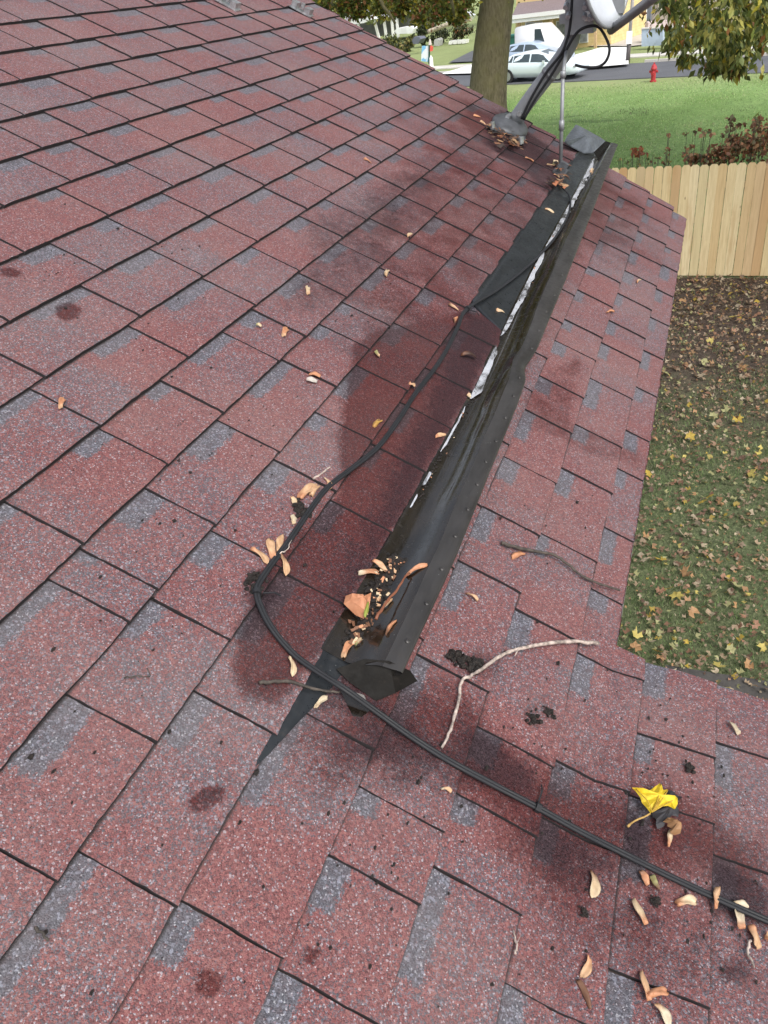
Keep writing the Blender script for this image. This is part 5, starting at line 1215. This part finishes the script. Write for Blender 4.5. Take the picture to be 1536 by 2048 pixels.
MAT_BEI = plain('beige_stucco', (.40, .36, .33), .8, var=.12, scale=4)
bh = empty('beige_house', W(1400, 58, 16), 'grey beige house behind the drooping bough, with dark garage opening', 'house')
wquad([(1236, 62), (1600, 44), (1600, -90), (1236, -80)], 16, 6, 'wall', MAT_BEI, bh)
wquad([(1268, 42), (1287, 40), (1289, 22), (1270, 24)], 15.93, .05, 'dark_opening', plain('dark_opening', (.03, .02, .018), .8), bh)
wquad([(1285, 62), (1291, 62), (1293, 18), (1287, 18)], 15.5, .2, 'corner_post', MAT_WHITE, bh); wquad([(1292, 61), (1300, 60), (1302, 5), (1294, 5)], 15.6, .2, 'downpipe', plain('slate_trim', (.16, .18, .22), .6), bh)
f = wquad([(1316, 20), (1352, 18), (1352, -4), (1316, -4)], 15.93, .05, 'window', MAT_WHITE, bh); g = wquad([(1318, 14), (1350, 12), (1350, -4), (1318, -4)], 15.89, .03, 'pane', plain('teal_glass', (.04, .07, .07), .2)); g.parent = f; g.location = -Vector(bh.location)
MAT_PB = plain('pale_blue_panel', (.42, .50, .62), .6, var=.1, scale=2)
def panelwall(x0, x1, yt, yb, d, label):
    e = empty('low_wall', W((x0 + x1) / 2, yb, d), label, 'low wall'); sl = -.05
    wquad([(x0, yb), (x1, yb + sl * (x1 - x0)), (x1, yt + sl * (x1 - x0)), (x0, yt)], d, .3, 'wall', MAT_PB, e)
    wquad([(x0 - 1, yt - .3), (x1 + 1, yt - .3 + sl * (x1 - x0)), (x1 + 1, yt - 2.5 + sl * (x1 - x0)), (x0 - 1, yt - 2.5)], d - .05, .4, 'cap', MAT_CONC, e)
panelwall(1283, 1326, 59, 93, 5.6, 'pale blue low wall section nearest the pole')
panelwall(1340, 1384, 56, 101, 4.6, 'pale blue low wall section half hidden by the bough')
panelwall(1391, 1416, 48, 80, 5.6, 'small pale blue wall section behind the bough')
panelwall(1486, 1512, 42, 78, 5.6, 'pale blue wall section near the right corner behind leaves')
b = MB(); b.box(W(1312, 53, 9), (.9, 1.0, .5), rot=.24); tag(b.build('covered_barrow', plain('pinkish_cover', (.62, .50, .50), .7), None, origin=W(1312, 53, 9)), 'pinkish white covered heap before the beige house', 'covered heap')
pb = G(1255, 127, LZ); pole = empty('street_pole', pb, 'weathered grey pole at the far kerb right of the white driveway', 'pole')
tp_ = W(1270, -60, .45); md3 = Vector(pb).lerp(tp_, .22)
b = MB(); b.tube([pb, md3], .095, 10); b.build('sleeve', plain('dark_sleeve', (.08, .07, .07), .7), pole, smooth=True); b = MB(); b.tube([md3, tp_], .075, 10); b.build('shaft', plain('grey_pole', (.35, .33, .32), .8, var=.2), pole, smooth=True)
b = MB(); q = md3 + Vector((-.1, 0, .25)); b.box(q, (.06, .25, .5), rot=.24); b.build('notice', MAT_WHITE, pole)

# left background beyond the trunk
def small(name, pxs, d, th, mat, label, cat, grp=None):
    cx = sum(p[0] for p in pxs) / len(pxs); yb = max(p[1] for p in pxs); o3 = W(cx, yb, d)
    b = MB(); q = [W(x, y, d) for x, y in pxs]; n_ = Vector((RN[0], RN[1], 0)) * th; b.poly(q); b.poly([p + n_ for p in q][::-1])
    for i in range(len(q)): b.quad(q[i], q[i] + n_, q[(i + 1) % len(q)] + n_, q[(i + 1) % len(q)])
    return tag(b.build(name, mat, None, origin=o3), label, cat, grp)
sg = empty('yard_sign', W(855, 128, 4.2), 'blue and white sign panel with dark green post and red disc, left of the trunk', 'sign')
MAT_BLU = NT('sign_print'); p = MAT_BLU.geo(); MAT_BLU.set(Base_Color=MAT_BLU.mix(MAT_BLU.ramp(MAT_BLU.noise(p, 2.2, 2), .46, .52), (.22, .52, .78), (.80, .84, .86)), Roughness=.5); MAT_BLU = MAT_BLU.mat
wquad([(842, 122), (856, 124), (858, 92), (844, 92)], 4.2, .06, 'panel', MAT_BLU, sg)
wquad([(856.5, 128), (859, 128), (859.5, 88), (857, 88)], 4.15, .06, 'post', plain('dark_green_post', (.02, .08, .06), .5), sg)
wquad([(859.8, 103), (865, 102), (866, 94), (862, 91), (859.8, 92)], 4.1, .03, 'red_disc', plain('orange_red', (.75, .12, .08), .5), sg)
wquad([(857, 90), (862, 90), (861, 82), (859.5, 78), (858, 82)], 4.1, .06, 'finial', plain('finial_pale', (.75, .68, .64), .5), sg)
b = MB(); q = W(863, 131, 3.6); b.tube([q - Vector((0, 0, .3)), q + Vector((0, 0, .35)), q + Vector((0, 0, .5))], [.12, .10, .02], 10); tag(b.build('marker_post', MAT_WHITE, None, origin=q), 'short white pointed marker by the kerb left of the trunk', 'marker')
small('stone_block', [(868, 92), (877, 92), (878, 80), (875, 77), (870, 78), (868, 81)], 17, .6, plain('grey_stone', (.45, .45, .44), .9), 'single upright pale grey stone beyond the lawn left of the trunk', 'stone')
for i, x in enumerate((897, 906, 915, 924)):
    small('white_block', [(x, 89 - i * .6), (x + 7, 88.5 - i * .6), (x + 8, 81 - i * .6), (x + 1, 82 - i * .6)], 17, .5, MAT_CONC_W, ['leftmost white block in the row at the lawn edge', 'second white block from the left at the lawn edge', 'third white block from the left at the lawn edge', 'rightmost white block nearest the maple trunk'][i], 'block', 'white blocks along the lawn edge')
sh = empty('grey_shed', W(770, 72, 24), 'grey roofed open shed with pale posts behind the lawn at the left', 'shed')
wquad([(700, 78), (826, 66), (826, 20), (786, 22), (700, 40)], 26, 2.5, 'back_wall', plain('shed_wall', (.24, .24, .25), .8, var=.2, scale=2), sh)
b = MB(); b.quad(W(690, 42, 22), W(830, 24, 22), W(828, 8, 27), W(692, 24, 27)); b.quad(W(690, 43, 22), W(692, 25.5, 27), W(828, 9.5, 27), W(830, 25.5, 22)); b.build('roof', plain('shed_roof', (.30, .29, .31), .8), sh)
wquad([(700, 44), (784, 33), (784, 30), (700, 40.5)], 21.8, .1, 'fascia', MAT_WHITE, sh)
for i, (xa, xb_) in enumerate([(746, 757), (766, 772), (782, 786), (792, 796), (712, 722)]):
    wquad([(xb_ - 2, 76), (xb_ + 2, 76), (xa + 2, 34), (xa - 2, 34)], 22.2, .15, 'post', MAT_WHITE, sh)
small('white_boat_cover', [(793, 68), (825, 67), (828, 57), (822, 53), (795, 56), (788, 62)], 21, 1.5, plain('tarp', (.78, .79, .80), .6, var=.1, scale=2), 'white tarpaulin covered heap in front of the shed', 'covered heap')
small('white_trailer', [(702, 50), (728, 46), (738, 40), (736, 33), (704, 38), (700, 44)], 20, 1.5, plain('trailer_white', (.70, .71, .72), .5), 'white low trailer left of the shed, by the roof edge', 'trailer')
small('grey_bin', [(826, 88), (836, 88), (842, 78), (838, 74), (828, 74), (824, 80)], 12, .7, plain('dark_slate', (.13, .14, .18), .6), 'dark slate lidded bin on the lawn left of the sign', 'bin')
small('parked_far_car', [(892, 46), (930, 42), (934, 33), (924, 26), (908, 27), (900, 34), (892, 37)], 30, 1.6, carpaint('far_white', (.75, .78, .82)), 'white car far behind the leaves left of the maple trunk', 'car')
b = MB(); q0_, q1_ = W(845, 68, 17), W(942, 38, 17); b.tube([q0_, q0_.lerp(q1_, .5) + Vector((0, 0, .1)), q1_], .14, 8); tag(b.build('fallen_log', plain('pale_log', (.42, .36, .28), .9, var=.3, scale=5), None, origin=q0_), 'long pale fallen log beyond the lawn left of the trunk', 'log')
# bushes and trees beyond
def bgtree(x, yb, yt, d, wpx, label, seed, cols, n=2600, sz=.35, trunk=True, name='background_tree'):
    o3 = W(x, yb, d); tp2 = W(x, yt, d); h = tp2.z - o3.z; wd = (W(x + wpx / 2, yb, d) - W(x - wpx / 2, yb, d)).length / 2; r = random.Random(seed); e = empty(name, (o3.x, o3.y, LZ), label, 'tree' if trunk else 'bush')
    base = Vector((o3.x, o3.y, LZ)); H = max(h + (o3.z - LZ), 1)
    if trunk:
        b = MB(); b.tube([base, base + Vector((.1, 0, H * .4)), base + Vector((0, .2, H * .8))], [.22, .16, .05], 8); b.build('trunk', MAT_BARK, e, smooth=True)
    cl = []
    for _ in range(int(14 if trunk else 9)):
        a = r.uniform(0, 6.28); q = r.random() ** .5; zz = r.uniform(.35 if trunk else .12, .95)
        cl.append((base + Vector((math.cos(a) * wd * q * .8, math.sin(a) * wd * q * .8, H * zz)), wd * r.uniform(.3, .5)))
    leaves(n, crownpos(cl), sz, cols, seed).build('crown' if trunk else 'foliage', MAT_LEAF, e)
DG = [(.03, .045, .015), (.05, .07, .02), (.07, .09, .03), (.02, .03, .012)]; YG = DG + [(.25, .24, .05), (.16, .17, .04)]
for i, (x, yb, yt, d, wp, lab) in enumerate([(640, 40, -260, 48, 150, 'yellow green tree farthest left above the roof edge'), (735, 30, -300, 46, 150, 'dark tree behind the grey shed'), (830, 30, -260, 44, 140, 'green tree between shed and far white car'), (930, 28, -280, 46, 150, 'dark tree directly behind the maple trunk'), (1015, 60, -240, 34, 110, 'dark tree left of the yellow house'), (1236, 40, -260, 34, 90, 'tree in the gap between the yellow and beige houses'), (1500, 20, -300, 40, 200, 'dark tree behind the beige house'), (560, 40, -240, 52, 170, 'tree mostly hidden behind the red roof')]):
    bgtree(x, yb, yt, d, wp, lab, 60 + i, YG if i % 2 == 0 else DG)
for i, (x, yb, yt, d, wp, lab, cs) in enumerate([(850, 84, 52, 17, 26, 'dark green bush behind the sign', DG), (880, 78, 48, 19, 40, 'grey green bush behind the upright stone', DG + [(.2, .2, .12)]), (925, 82, 50, 19, 40, 'brownish bush beside the maple trunk', DG + [(.3, .12, .05), (.2, .2, .12)]), (810, 92, 70, 14, 40, 'yellowish bush below the shed', YG + [(.3, .25, .1)]), (775, 84, 62, 18, 50, 'green bush under the shed posts', YG), (832, 60, 30, 22, 22, 'narrow bush right of the shed', YG), (1345, 92, 66, 4.0, 36, 'green bush before the pale blue wall', [(.05, .09, .02), (.09, .13, .03), (.14, .16, .04)])]):
    bgtree(x, yb, yt, d, wp, lab, 80 + i, cs, 900, .16, False, 'bush')
